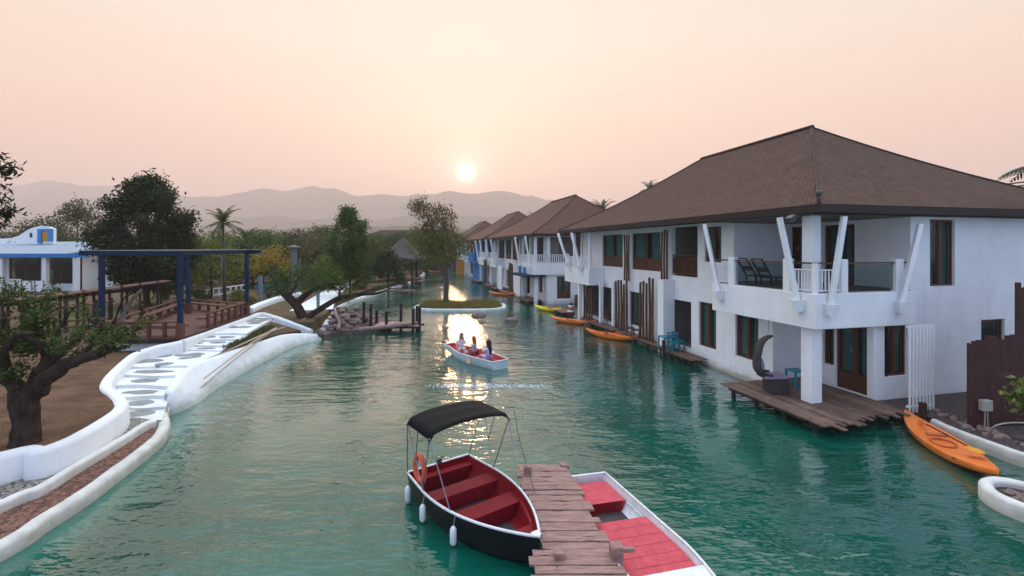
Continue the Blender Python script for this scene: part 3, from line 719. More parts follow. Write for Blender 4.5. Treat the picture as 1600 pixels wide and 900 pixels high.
def railing(parent, f, a0, a1, o, z0, h=.95, gap=.12, mt=None, bal=.035, top=None, topm=None):
    if a0 > a1: a0, a1 = a1, a0
    mb = MB(); n_ = max(2, int(round((a1 - a0) / gap)))
    for k in range(n_ + 1):
        a = a0 + (a1 - a0) * k / n_; fbox(mb, f, a - bal / 2, a + bal / 2, o - bal / 2, o + bal / 2, z0 + .10, z0 + h - .10)
    fbox(mb, f, a0, a1, o - .03, o + .03, z0 + .06, z0 + .10); fbox(mb, f, a0, a1, o - .03, o + .03, z0 + h - .14, z0 + h - .10)
    r = part('railing', mb, mt or M['white'], parent)
    if topm:
        t_ = MB(); fbox(t_, f, a0, a1, o - .05, o + .05, z0 + h - .02, z0 + h + .03); part('handrail', t_, topm, r)
    return r
def strut(parent, foot, head, w=.14, mt=None, facing='p'):
    mb = MB(); mb.beam(foot, head, w, w); s_ = part('strut', mb, mt or M['white'], parent)
    c = MB(); d = .15
    vs = []
    for (k, zz) in ((.8, -.32), (1.25, .06)):
        vs += [(foot.x - d * k, foot.y - d * k, foot.z + zz), (foot.x + d * k, foot.y - d * k, foot.z + zz), (foot.x + d * k, foot.y + d * k, foot.z + zz), (foot.x - d * k, foot.y + d * k, foot.z + zz)]
    c.hexa(vs); part('strut_shoe', c, M['white'], s_)
    return s_

FL, FT, UZ, CE = .42, 2.83, 3.95, 6.44     # deck level, underside of the upper floor, upper floor, upper ceiling
wallp, balp = Face('p', 14.0), Face('p', 12.78)
h1 = thing('lakeside_house', 'nearest and largest white two-storey house with a brown hipped roof and a corner balcony', 'house', Q(14, 15, 0), 0, 'houses in a row along the canal')
sideL, sideU = Face('p', 15.4), Face('p', 17.0)
frontL, frontU = Face('s', 12.30), Face('s', 12.30)
backL, backU = Face('s', 15.07), Face('s', 17.2)
zW = lambda px, py: wallp.z(px, py)
S = wallp.a
# openings in the long wall
lowA = (S(1119), S(1092), zW(1105, 543), zW(1105, 473)); lowB = (S(1185), S(1149), zW(1167, 561), zW(1167, 492))
porch = (S(1080), S(1046), .45, 2.75); lowC = (S(1005), S(984), .75, 2.75); low_end = (S(957), S(912), .45, 2.72)
upD = (S(1127), S(1101), 4.75, 6.35); logg = (S(1090), S(1049), UZ + .02, CE); upA = (S(1032), S(987), UZ + .15, 6.25); upB = (S(973), S(941), UZ + .2, 6.25)
upE = (S(911), S(886), UZ + .02, 6.3)
end_s = 34.2
mb = MB(); wall_grid(mb, wallp, 15.07, end_s, -.8, 3.4, .24, [lowA, lowB, porch, lowC, low_end])
wall_grid(mb, wallp, 17.2, end_s, 3.4, 6.62, .24, [upD, logg, upA, upB, upE])
# seam pieces: porch return walls, front wall, gable end
dS = (14.35, 13.75, 0, 0)
doorL = (sideL.a(1363), sideL.a(1305), FL, 2.72); winL = (sideL.a(1303), sideL.a(1286), 1.15, 2.6)
wall_grid(mb, backL, 14.24, 15.4, -.8, FT, .2, [])
wall_grid(mb, sideL, 12.52, 15.07, -.8, FT, .22, [doorL, winL])
wlow = (p_at(1382, 12.3), p_at(1418, 12.3), frontL.z(1400, 588), frontL.z(1400, 508))
wup = (p_at(1453, 12.3), p_at(1492, 12.3), frontL.z(1470, 447), frontL.z(1470, 343)); wsm = (p_at(1533, 12.3), p_at(1570, 12.3), frontL.z(1550, 556), frontL.z(1550, 499))
wall_grid(mb, frontL, 15.4, 26, -.8, 3.4, .22, [wlow, wsm]); wall_grid(mb, frontU, 17.0, 26, 3.4, 6.62, .22, [wup])
dU1 = (sideU.a(1335), sideU.a(1287), UZ, 6.3); dU2 = (sideU.a(1258), sideU.a(1238), UZ, 6.3)
wall_grid(mb, backU, 14.24, 17.0, 3.98, 6.62, .2, []); wall_grid(mb, sideU, 12.52, 17.2, 3.98, 6.62, .22, [dU1, dU2])
wall_grid(mb, Face('s', end_s), 14.0, 26, -.8, 6.62, -.22, []); wall_grid(mb, Face('p', 26.0), 12.3, end_s, -.8, 6.62, .22, [])
part('wall', mb, M['white'], h1, weld=True)
# interior surfaces of the loggias so that they are not see-through
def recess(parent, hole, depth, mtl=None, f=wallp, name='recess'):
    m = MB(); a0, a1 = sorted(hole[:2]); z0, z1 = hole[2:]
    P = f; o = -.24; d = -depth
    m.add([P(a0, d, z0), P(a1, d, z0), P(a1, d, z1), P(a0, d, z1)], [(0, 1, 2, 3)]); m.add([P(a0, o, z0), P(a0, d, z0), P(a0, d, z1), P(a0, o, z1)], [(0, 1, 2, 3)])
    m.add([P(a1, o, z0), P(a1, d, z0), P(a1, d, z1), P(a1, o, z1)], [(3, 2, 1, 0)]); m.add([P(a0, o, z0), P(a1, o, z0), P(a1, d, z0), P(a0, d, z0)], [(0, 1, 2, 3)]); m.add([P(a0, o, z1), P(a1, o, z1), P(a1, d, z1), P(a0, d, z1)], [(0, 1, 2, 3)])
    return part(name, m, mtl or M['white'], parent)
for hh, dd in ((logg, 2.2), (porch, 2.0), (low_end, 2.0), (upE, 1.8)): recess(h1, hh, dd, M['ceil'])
# floors: balcony slabs with deep white fascia
mb = MB(); q3 = lambda x, y, z: Q(x, y, z)
mb.prism([tuple(Q(p, s_, 0)[:2]) for p, s_ in ((12.78, 12.06), (16.95, 12.06), (16.95, 17.19), (14.0 - .002, 17.19), (13.99, 17.0), (12.78, 17.0))], FT, UZ)
part('balcony', mb, M['white'], h1, bevel=.02); mb = MB()
mb.prism([tuple(Q(p, s_, 0)[:2]) for p, s_ in ((12.85, 29.9), (13.99, 29.9), (13.99, 34.6), (12.85, 34.6))], FT, UZ)
part('balcony', mb, M['white'], h1, bevel=.02)
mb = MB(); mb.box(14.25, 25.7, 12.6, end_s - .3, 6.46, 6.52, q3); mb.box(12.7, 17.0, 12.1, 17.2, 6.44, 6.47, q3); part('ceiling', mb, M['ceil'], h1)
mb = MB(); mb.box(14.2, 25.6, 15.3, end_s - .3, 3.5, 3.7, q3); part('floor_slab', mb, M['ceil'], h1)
mb = MB(); mb.box(13.1, 16.9, 12.4, 17.1, UZ + .004, UZ + .02, q3); part('dimming_floor_sheet', mb, M['deck'], h1)  # dark sheet added over the slab to dim the loggia
# windows and doors
window(h1, wallp, *lowA); window(h1, wallp, *lowB); window(h1, wallp, *lowC); window(h1, wallp, *upD)
window(h1, wallp, *upA, panel=.62); window(h1, wallp, *upB, panel=.62)
window(h1, frontL, *wlow); window(h1, frontU, *wup); window(h1, frontL, *wsm, cols=1, curtain=False)
window(h1, sideL, *winL, cols=1, curtain=False)
def door(parent, f, hole, cols=2, panel=.5):
    d = window(parent, f, *hole, cols=cols, panel=panel, name='door', fw=.10)
    hb = MB(); a = (hole[0] + hole[1]) / 2 + .08; fbox(hb, f, a, a + .03, -.10, -.04, 1.35 + hole[2], 1.36 + hole[2] + .12); part('handle', hb, M['steel'], d); return d
door(h1, sideL, doorL); door(h1, sideU, dU1, panel=.3); door(h1, sideU, dU2, cols=1, panel=.3)
# columns
mb = MB(); mb.box(13.0, 13.42, 12.4, 12.82, -.6, FT - .002, q3); part('column', mb, M['white'], h1, bevel=.02)
mb = MB(); mb.box(13.02, 13.40, 12.42, 12.80, UZ, 6.44, q3); part('column', mb, M['white'], h1, bevel=.02)
for s_, p_ in ((s_at(1042, 13.9), 13.9), (s_at(906, 13.0), 13.0), (s_at(939, 13.6), 13.6), (s_at(959, 13.8), 13.8)):
    mb = MB(); mb.box(p_ - .1, p_ + .12, s_ - .12, s_ + .12, -.5, FT + .3 if p_ > 13.5 else FT, q3); part('column', mb, M['white'], h1)
mb = MB(); sb = s_at(1038, 13.4); mb.box(13.35, 13.99, sb, sb + .55, -.6, 3.75, q3); part('pier', mb, M['white'], h1)
mb = MB(); mb.box(13.9, 13.995, 17.3, end_s, -.5, .12, q3); mb.box(13.86, 13.995, 15.2, 17.3, -.5, .16, q3); part('plinth', mb, M['kerb'], h1)
# struts on the balcony
bz = lambda py, p, s_: z_at(py, p, s_)
def strut_p(foot_px, foot_py, head_px, head_py, p=12.66, hp=12.35):
    s0 = s_at(foot_px, p); s1 = s_at(head_px, hp); strut(h1, Q(p, s0, bz(foot_py, p, s0)), Q(hp, s1, min(6.55, bz(head_py, hp, s1))), mt=M['white'])
strut_p(1123, 456, 1101, 350); strut_p(1246, 471, 1218, 340, w_ if False else 12.66) if False else strut_p(1246, 471, 1218, 340)
strut_p(887, 411, 872, 365); strut_p(906, 416, 893, 364)
for (fx, fy, hx, hy) in ((1298, 478, 1319, 338), (1408, 474, 1438, 350)):
    p0_ = p_at(fx, 11.95); p1_ = p_at(hx, 11.75); strut(h1, Q(p0_, 11.95, z_at(fy, p0_, 11.95)), Q(p1_, 11.75, min(6.55, z_at(hy, p1_, 11.75))))
# balustrade: white balusters at the corner, glass either side, stub posts
fp, fs_ = Face('p', 12.9), Face('s', 12.18)
c_s, c_p = 12.18, 12.9
sL, sR = fp.a(1224), fp.a(1238); pL, pR = fs_.a(1311), fs_.a(1321)
railing(h1, fp, c_s, sR, 0, UZ, .86, .13); railing(h1, fs_, c_p, pL, 0, UZ, .86, .13)
railing(h1, fp, fp.a(1141), fp.a(1118), 0, UZ, .86, .13); railing(h1, fs_, fs_.a(1408), fs_.a(1422), 0, UZ, .86, .13)
mb = MB(); fbox(mb, fp, c_s, 17.0, -.04, .04, UZ + .93, UZ + .98); fbox(mb, fs_, c_p, 16.9, -.04, .04, UZ + .93, UZ + .98); part('handrail', mb, M['bamboo'], h1)
for f_, a_, b_ in ((fp, sR + .02, sR + .30), (fp, fp.a(1150), fp.a(1141)), (fs_, pL, pR), (fs_, fs_.a(1396), fs_.a(1408))):
    mb = MB(); a_, b_ = sorted((a_, b_)); fbox(mb, f_, a_, b_, -.10, .10, UZ, UZ + 1.08); part('railing_post', mb, M['white'], h1, bevel=.015)
mb = MB(); fbox(mb, fp, c_s - .06, c_s + .06, -.06, .06, UZ, UZ + .96); part('railing_post', mb, M['white'], h1)
mb = MB(); fbox(mb, fp, sR + .32, fp.a(1150) - .02, -.006, .006, UZ + .05, UZ + .92); part('glass_panel', mb, M['clear'], h1)
mb = MB(); fbox(mb, fs_, pR + .02, fs_.a(1396) - .02, -.006, .006, UZ + .05, UZ + .92); part('glass_panel', mb, M['clear'], h1)
# far balcony rail and posts
f2 = Face('p', 13.0); railing(h1, f2, 30.0, 34.4, 0, UZ, .9, .16, bal=.05)
for s_ in (30.1, 31.6, 33.0, 34.4): mb = MB(); mb.box(12.95, 13.10, s_ - .08, s_ + .08, UZ, 6.5 if s_ in (30.1, 33.0) else UZ + 1.0, q3); part('railing_post', mb, M['white'], h1)
# loggia rail of dark balusters
railing(h1, Face('p', 14.0), logg[0], logg[1], -.1, UZ + .05, 1.0, .11, M['redwood'], .05, topm=M['redwood'])
# timber poles standing in front of the long wall
def poles(parent, x0, x1, cnt, y_top, p=13.7, zb=-.3, zt=None, r=.075, jitter=.18, seed=1):
    rp = random.Random(seed)
    for k in range(cnt):
        px = x0 + (x1 - x0) * (k + .5) / cnt; s_ = s_at(px, p); z1 = z_at(y_top, p, s_) if zt is None else zt
        z1 += rp.uniform(-jitter, jitter); m = MB(); dx = rp.uniform(-.03, .03); m.tube([Q(p, s_, zb), Q(p + dx, s_, (zb + z1) / 2), Q(p, s_ + dx, z1)], [r * 1.05, r, r * .9], 7); part('timber_pole', m, M['bamboo'], parent, smooth=40)
poles(h1, 998, 1022, 5, 438, 13.45, .1, seed=4); poles(h1, 960, 981, 5, 440, 13.6, .1, seed=5); poles(h1, 911, 926, 4, 440, 13.3, .1, zt=FT - .2, seed=6)
poles(h1, 1032, 1044, 3, 352, 13.8, UZ - .55, zt=6.3, r=.055, seed=7); poles(h1, 974, 984, 3, 358, 13.8, UZ - .55, zt=6.3, r=.055, seed=8)
hr = hip_roof(h1, 12.55, 27.0, 11.7, 35.2, 6.74, 4.5, 18.8, 27.2, 19.7, M['roof'])
# beams under the eave, corner finial and floodlight
mb = MB(); mb.box(12.72, 12.95, 11.95, 35.0, 6.45, 6.66, q3); mb.box(12.95, 26.9, 11.95, 12.15, 6.45, 6.66, q3); part('eave_beam', mb, M['darkw'], h1)
mb = MB(); fc = Q(12.62, 11.78, 0); mb.tube([(fc.x, fc.y, 6.85), (fc.x, fc.y, 7.0)], .02, 6); mb.sphere((fc.x, fc.y, 7.07), .10, 12, 8); part('finial', mb, M['greyd'], h1, smooth=True)
mb = MB(); fc = Q(12.45, 12.5, 0); mb.tube([(fc.x + .25, fc.y, 6.42), (fc.x, fc.y, 6.36)], .03, 6); mb.beam((fc.x - .05, fc.y, 6.38), (fc.x - .30, fc.y - .15, 6.26), .2, .16); part('floodlight', mb, M['greyd'], h1)

# white slatted screen beside the deck
sc0, sc1 = WY(1419, 643, 14.55), WY(1461, 643, 14.75)
mb = MB(); d_ = (sc1 - sc0); nrm_ = Vector((-d_.y, d_.x, 0)).normalized(); zt, zb_ = 3.02, .25
for k in range(8):
    p = sc0 + d_ * (k + .5) / 8; x = d_.normalized() * .023
    mb.hexa([Vector((*(p - x - nrm_ * .02)[:2], zb_)), Vector((*(p + x - nrm_ * .02)[:2], zb_)), Vector((*(p + x + nrm_ * .02)[:2], zb_)), Vector((*(p - x + nrm_ * .02)[:2], zb_)),
             Vector((*(p - x - nrm_ * .02)[:2], zt)), Vector((*(p + x - nrm_ * .02)[:2], zt)), Vector((*(p + x + nrm_ * .02)[:2], zt)), Vector((*(p - x + nrm_ * .02)[:2], zt))])
scr = thing('slatted_screen', 'tall white screen of vertical slats at the corner of the nearest deck', 'screen', (sc0.x, sc0.y, zb_))
part('slats', mb, M['white'], scr)
mb = MB(); A_ = Vector((sc0.x, sc0.y, 0)) + nrm_ * .05; B_ = Vector((sc1.x, sc1.y, 0)) + nrm_ * .05
for z in (.5, 2.95): mb.beam(A_ + Vector((0, 0, z)), B_ + Vector((0, 0, z)), .05, .07)
part('cross_rail', mb, M['white'], scr)

# ---------------------------------------------------------------- decks
def deck(label, p0, p1, s0, s1, z=.40, ragged=.5, seed=1, along='s', mt=None, width=.145, posts=True, group='timber decks at the houses', taper=0.0, name='deck'):
    t_ = thing(name, label, 'deck', Q((p0 + p1) / 2, (s0 + s1) / 2, 0), 0, group); rd = random.Random(seed); mb = MB()
    n_ = int((p1 - p0) / width) if along == 's' else int((s1 - s0) / width)
    for k in range(n_):
        if along == 's':
            a = p0 + k * width; e0 = s0 + taper * k / n_ - (rd.random() ** 2.2) * ragged + .05 * rd.random(); e1 = s1 + rd.uniform(0, .12) + (rd.random() ** 3) * ragged * .7 * (1 if k < 4 else 0); zz = z + rd.uniform(-.006, .006)
            mb.box(a + .006, a + width - .006, e0, e1, zz - .045, zz, q3)
        else:
            a = s0 + k * width; zz = z + rd.uniform(-.006, .006); e0 = p0 - (rd.random() ** 2.2) * ragged
            mb.box(e0, p1, a + .006, a + width - .006, zz - .045, zz, q3)
    part('boards', mb, mt or M['deck'], t_)
    j = MB()
    for k in range(4):
        a = p0 + .25 + (p1 - p0 - .5) * k / 3
        j.box(a - .06, a + .06, s0 + .3 + taper * .9, s1 - .1, z - .20, z - .05, q3)
    part('joists', j, M['darkw'], t_)
    if posts:
        for k in range(4):
            for a in (p0 + .3,):
                s_ = s0 + .4 + taper * .3 + (s1 - s0 - .8) * k / 3; m = MB(); v = Q(a, s_, 0); m.tube([(v.x, v.y, -1), (v.x, v.y, z - .05)], .08, 8); part('post', m, M['darkw'], t_)
    return t_
deck('widest weathered deck wrapping the corner of the nearest house', 11.7, 15.4, 10.75, 15.0, .40, .42, 3, 's', taper=.55)
mbd = MB(); 
deck('deck with blue furniture under the nearest house', 13.0, 13.98, s_at(1092, 13.4), s_at(1040, 13.2), .34, .5, 4, 's', group='timber decks at the houses')
deck('deck in front of the bamboo pole screens', 13.08, 13.9, s_at(1035, 13.2), s_at(966, 13.2), .34, .3, 5, 's')
deck('deck below the far balcony of the nearest house', 12.95, 13.9, s_at(958, 13.1), s_at(905, 13.1), .34, .3, 6, 's')
deck('low raft-like deck at the gap after the nearest house', 12.9, 14.2, 35.3, 40.0, .28, .4, 7, 's')
mp_ = MB(); v = Q(12.6, s_at(1037, 12.6), 0); mp_.tube([(v.x, v.y, -1), (v.x, v.y, .95)], .08, 8); solo('mooring_post', mp_, M['darkw'], 'dark mooring post at the tip of the deck with blue furniture', 'post', smooth=40)
mp_ = MB(); v = WY(1442, 640, 14.2); mp_.tube([(v.x, v.y, -1), (v.x, v.y, .75)], .10, 8); solo('mooring_post', mp_, M['darkw'], 'short dark post behind the tip of the large orange kayak', 'post', smooth=40)

# ---------------------------------------------------------------- the further houses
def far_house(label, sh, spec, seed):
    h = thing('lakeside_house', label, 'house', Q(14, 15 + sh, 0), 0, 'houses in a row along the canal')
    w = MB(); f = Face('p', 14.0); S0, S1 = 12.3 + sh, end_s + sh
    ups = [(S0 + .5, S0 + 4.9), (S0 + 5.5, S0 + 9.2), (S0 + 9.8, S0 + 12.8), (S0 + 13.3, S0 + 16.5), (S0 + 17.0, S0 + 21.2)]
    lows = [(S0 + .9, S0 + 2.0), (S0 + 2.7, S0 + 3.7), (S0 + 5.2, S0 + 8.6), (S0 + 10.2, S0 + 11.6), (S0 + 13.2, S0 + 16.2), (S0 + 17.8, S0 + 20.6)]
    holes_l = [(a, b_, .5 if b_ - a > 2 else 1.0, 2.6) for a, b_ in lows]; holes_u = [(a, b_, UZ + .03, 6.42) for a, b_ in ups]
    wall_grid(w, f, S0, S1, -.8, 3.4, .22, holes_l); wall_grid(w, f, S0, S1, 3.4, 6.62, .22, holes_u)
    wall_grid(w, Face('s', S0), 14.0, 26, -.8, 6.62, .22, [(15.2, 16.6, .5, 2.65), (14.5, 17.4, UZ + .03, 6.42)]); wall_grid(w, Face('s', S1), 14.0, 26, -.8, 6.62, -.22, [])
    part('wall', w, M['white'], h, weld=True)
    for i, hh in enumerate(holes_u):
        if i in (1, 3): window(h, f, *hh, panel=.5)
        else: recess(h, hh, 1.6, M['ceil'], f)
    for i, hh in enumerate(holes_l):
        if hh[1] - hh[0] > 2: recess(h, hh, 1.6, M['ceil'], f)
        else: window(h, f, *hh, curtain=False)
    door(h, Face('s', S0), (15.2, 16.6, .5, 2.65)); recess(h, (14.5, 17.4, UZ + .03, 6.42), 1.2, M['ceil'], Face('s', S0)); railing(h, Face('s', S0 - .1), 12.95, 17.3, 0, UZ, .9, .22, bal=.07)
    b = MB(); b.box(12.8, 13.998, S0 - .2, S0 + 5.0, FT, UZ, q3); b.box(13.999, 17.4, S0 - .2, S0 - .003, FT, UZ, q3); part('balcony', b, spec.get('bal', M['white']), h); b = MB(); b.box(12.85, 13.998, S0 + 16.8, S0 + 21.4, FT, UZ, q3); part('balcony', b, spec.get('bal', M['white']), h)
    for a0, a1 in ((S0, S0 + 4.9), (S0 + 16.9, S0 + 21.3)):
        railing(h, Face('p', 12.95), a0, a1, 0, UZ, .9, .22, bal=.07, mt=spec.get('rail', M['white']))
    for s_, hd in ((S0 + .6, .4), (S0 + 4.4, .5), (S0 + 17.4, .4), (S0 + 20.8, .4)):
        strut(h, Q(12.68, s_, 3.6), Q(12.3, s_ + hd, 6.5), w=.17)
    for s_ in (S0 + .25, S0 + 4.75, S0 + 17, S0 + 21.2): c = MB(); c.box(13.0, 13.3, s_ - .15, s_ + .15, -.6, FT, q3); part('column', c, spec.get('col', M['white']), h)
    for s_ in (S0 + .3, S0 + 4.7): c = MB(); c.box(13.0, 13.25, s_ - .13, s_ + .13, UZ, 6.5, q3); part('column', c, M['white'], h)
    for (name, a0, a1, z0, z1, p0, p1, mt_) in spec.get('panels', []):
        c = MB(); c.box(p0, p1, S0 + a0, S0 + a1, z0, z1, q3); part(name, c, mt_, h)
    for (a0, cnt, z0, z1, p) in spec.get('poles', []):
        rp = random.Random(seed)
        for k in range(cnt): m = MB(); v0 = Q(p, S0 + a0 + k * .28, z0); m.tube([v0, (v0.x, v0.y, z1 + rp.uniform(-.25, .25))], .09, 6); part('timber_pole', m, M['bamboo'], h)
    hip_roof(h, 12.55, 27.0, 11.7 + sh, 35.2 + sh, 6.74, 4.5, 18.8 + sh, 27.2 + sh, 19.7, M['roofr'])
    c = MB(); c.box(12.72, 12.92, 11.95 + sh, 35 + sh, 6.45, 6.66, q3); part('eave_beam', c, M['darkw'], h)
    return h
W_, B_, = M['white'], M['blueb']
far_house('second white house from the camera, with a thin blue canopy over its lower wall', 30.7, dict(
    panels=[('lower_canopy', -.3, 6.0, 2.62, 2.78, 11.9, 14.0, M['bluep']), ('blue_bracket', 2.2, 2.4, 2.8, 3.5, 12.5, 12.7, B_), ('blue_bracket', 4.0, 4.2, 2.8, 3.5, 12.5, 12.7, B_),
            ('lower_wall', 6.2, 9.0, -.6, 2.7, 13.2, 13.99, W_), ('white_screen', 12.6, 14.6, .3, 3.2, 12.6, 12.75, W_)],
    poles=[(9.6, 7, .2, 3.4, 13.2), (10.0, 5, 4.0, 6.3, 13.7)]), 5)
far_house('third house along the canal, with a bright blue balcony and blue lower wall', 55.5, dict(bal=M['white'], rail=M['white'], col=W_,
    panels=[('blue_balcony', 8.0, 13.4, 3.0, 4.6, 12.5, 13.99, B_), ('blue_wall', 8.6, 12.0, 4.6, 6.4, 13.6, 13.99, B_), ('blue_wall', 3.0, 8.0, -.5, 2.75, 13.3, 13.99, B_), ('blue_wall', 8.4, 15.0, .0, 2.75, 13.5, 13.99, B_), ('blue_wall', 2.0, 4.6, 4.0, 6.4, 13.7, 13.99, B_)],
    poles=[(-1.4, 6, .2, 3.6, 12.8)]), 6)
far_house('fourth house along the canal, with purple, ochre and red painted panels', 84.0, dict(
    panels=[('purple_panel', 2.4, 9.0, 0, 3.0, 12.6, 13.99, M['purple']), ('ochre_panel', -1.6, 2.0, 0, 3.0, 12.6, 13.99, M['amber']), ('ochre_panel', 1.2, 5.2, 3.3, 4.9, 12.5, 12.7, M['amber']), ('red_panel', 6.0, 10.8, 3.3, 5.0, 12.5, 12.7, M['maroon']),
            ('brown_panel', 12.6, 16.0, .5, 5.2, 12.6, 12.8, M['brownw']), ('navy_post', 17.6, 18.2, .5, 5.8, 12.5, 12.8, M['bluep'])]), 7)
for k, (s_, w_, lab) in enumerate(((43.5, 4.5, 'pale deck in front of the second house'), (52.5, 3.2, 'narrow landing before the pole screen of the second house'), (57.5, 3, 'landing between the second and third house'), (62, 4, 'landing beside the corner of the third house'), (70, 6, 'dark deck below the blue wall'))):
    deck(lab, 12.2, 14.1, s_, s_ + w_, .3, .3, 20 + k, 's', posts=False, width=.24)
# ---------------------------------------------------------------- plants
def mesh_np(name, V, Fc, material):
    """fast mesh from arrays; all faces have the same corner count"""
    V = np.asarray(V, np.float32); Fc = np.asarray(Fc, np.int32); k = Fc.shape[1]
    me = bpy.data.meshes.new(name); me.vertices.add(len(V)); me.vertices.foreach_set('co', V.ravel())
    me.loops.add(Fc.size); me.loops.foreach_set('vertex_index', Fc.ravel())
    me.polygons.add(len(Fc)); me.polygons.foreach_set('loop_start', np.arange(len(Fc), dtype=np.int32) * k); me.polygons.foreach_set('loop_total', np.full(len(Fc), k, np.int32))
    me.materials.append(material); me.update(calc_edges=True); me.validate(); return me
def leaves(centres, radii, per, size, seed, flat=.7, droop=.0, hollow=.35, aspect=.45, clump=None):
    """leaf quads through ellipsoidal clumps; returns verts, faces"""
    g = np.random.default_rng(seed); C = np.asarray(centres, float); Rr = np.asarray(radii, float)
    if Rr.ndim == 1: Rr = np.stack([Rr, Rr, Rr * flat], 1)
    vol = (Rr.prod(1)) ** (2 / 3); cnt = np.maximum(6, (per * vol / vol.mean()).astype(int)); idx = np.repeat(np.arange(len(C)), cnt); N = len(idx)
    d = g.normal(size=(N, 3)); d /= np.linalg.norm(d, axis=1)[:, None]; r = hollow + (1 - hollow) * g.random(N) ** .6; r *= 1 + .10 * g.normal(size=N)
    P = C[idx] + d * r[:, None] * Rr[idx]
    # leaves gather into little sprays
    if clump is None: clump = size * .9
    q = N // 5 + 1; grp = g.integers(0, q, N); off = g.normal(size=(N, 3)) * clump
    key = g.permutation(N)[:q]; P = np.where((g.random(N) < .75)[:, None], P[key][grp] + off, P)
    n = g.normal(size=(N, 3)) + np.array([0, 0, .7]) + d * .5; n /= np.linalg.norm(n, axis=1)[:, None]
    a = g.normal(size=(N, 3)); a[:, 2] -= droop; a -= n * (a * n).sum(1)[:, None]; a /= np.linalg.norm(a, axis=1)[:, None]; b = np.cross(n, a)
    s = size * (.6 + .8 * g.random(N)); A = a * s[:, None] * .5; B = b * (s * aspect)[:, None] * .5
    V = np.stack([P - A, P + B, P + A, P - B], 1).reshape(-1, 3); Fc = np.arange(N * 4).reshape(N, 4); return V, Fc
def leaf_part(name, V, Fc, material, parent):
    me = mesh_np(name, V, Fc, material); o = bpy.data.objects.new(name, me); COL.objects.link(o); o.parent = parent; return o
def blob_cluster(h, w, seed, n=16, low=.3, top_bias=1.0):
    """clump centres that fill an uneven crown of height h (from low*h) and width w"""
    r_ = random.Random(seed); c, rr = [], []
    for k in range(n):
        t = (k + .5) / n; z = h * (low + (1 - low) * (.08 + .86 * t)); prof = math.sin(math.pi * min(1, .18 + .80 * t)) ** .7 * (1 if t < .6 else (1 - (t - .6) * 1.1) ** .8)
        a = k * 2.399 + r_.uniform(-.5, .5); q = w / 2 * prof * r_.uniform(.35, .85); rad = w * r_.uniform(.13, .24) * min(1, (20 / n) ** .5)
        c.append((q * math.cos(a), q * math.sin(a), z)); rr.append((rad, rad, rad * .72))
    return c, rr
def make_tree(name, label, loc, h, w, lm, seed, group=None, n=18, per=240, size=.22, low=.3, trunk=.10, bark=None, lean=(0, 0), cat='tree', droop=0, hollow=.3, scale=None):
    t = thing(name, label, cat, loc, 0, group); c, rr = blob_cluster(h, w, seed, n, low); r_ = random.Random(seed)
    V, Fc = leaves(c, rr, per, size, seed, droop=droop, hollow=hollow); leaf_part('crown', V, Fc, lm, t)
    tb = MB(); fork = h * (low + .08); tp = [(0, 0, -.2), (lean[0] * .4 + r_.uniform(-.05, .05) * h * .3, lean[1] * .4, fork * .5), (lean[0], lean[1], fork)]
    tb.tube(tp, [h * trunk * .55 * .45, h * trunk * .38 * .45, h * trunk * .3 * .45], 8)
    for k in range(0, n, 2):
        e = Vector(c[k]); s_ = Vector(tp[2]) * r_.uniform(.75, 1.0); m_ = s_.lerp(e, .5) + Vector((r_.uniform(-.1, .1), r_.uniform(-.1, .1), .05)) * h * .4
        tb.tube([s_, m_, e], [h * trunk * .10, h * trunk * .07, h * trunk * .02], 5, cap=False)
    part('trunk', tb, bark or M['bark'], t, local=True, smooth=True); return t
def make_palm(name, label, loc, h, fr, nf, seed, group=None, lm=None, up=.25, rad=.13, lw=.55):
    t = thing(name, label, 'palm', loc, 0, group); r_ = random.Random(seed); tb = MB(); bend = (r_.uniform(-.3, .3), r_.uniform(-.2, .2))
    tb.tube([(0, 0, -.2), (bend[0] * .4, bend[1] * .4, h * .5), (bend[0], bend[1], h)], [rad * 1.3, rad, rad * .8], 8); part('trunk', tb, M['barkg'], t, local=True, smooth=True)
    V, Fc = [], []
    for k in range(nf):
        az = k * 2.399 + r_.uniform(-.2, .2); el = up + (1 - k / nf) * 1.0 if k < nf * .5 else up - (k / nf - .5) * 1.6; L_ = fr * r_.uniform(.85, 1.1); p = Vector((bend[0], bend[1], h)); e = el; prev = p.copy(); nseg = 16
        d0 = Vector((math.cos(az), math.sin(az), 0))
        for j in range(nseg):
            u = j / nseg; e = el - 1.5 * u ** 1.4; dd = d0 * math.cos(e) + Vector((0, 0, math.sin(e))); nxt = prev + dd * L_ / nseg
            sd = d0.cross(Vector((0, 0, 1))); ll = fr * lw * .5 * math.sin(math.pi * min(1, .15 + .85 * u)) ** .8 * (1.05 - .55 * u)
            for sg in (-1, 1):
                tip = (prev + nxt) / 2 + sd * sg * ll * .85 + dd * ll * .45 - Vector((0, 0, ll * r_.uniform(.25, .6))); i = len(V)
                w2 = dd * (L_ / nseg * .55); V += [tuple(prev - w2 * .2), tuple(prev + w2 * 1.6), tuple(tip + w2 * .1), tuple(tip)]; Fc.append((i, i + 1, i + 2, i + 3))
            i = len(V); t_ = sd * .015; V += [tuple(prev - t_), tuple(prev + t_), tuple(nxt + t_), tuple(nxt - t_)]; Fc.append((i, i + 1, i + 2, i + 3)); prev = nxt
    leaf_part('crown', V, Fc, lm or L['palm'], t); return t
def at(px, py, z=GZ):
    v = WP(px, py, z); return (v.x, v.y, z)

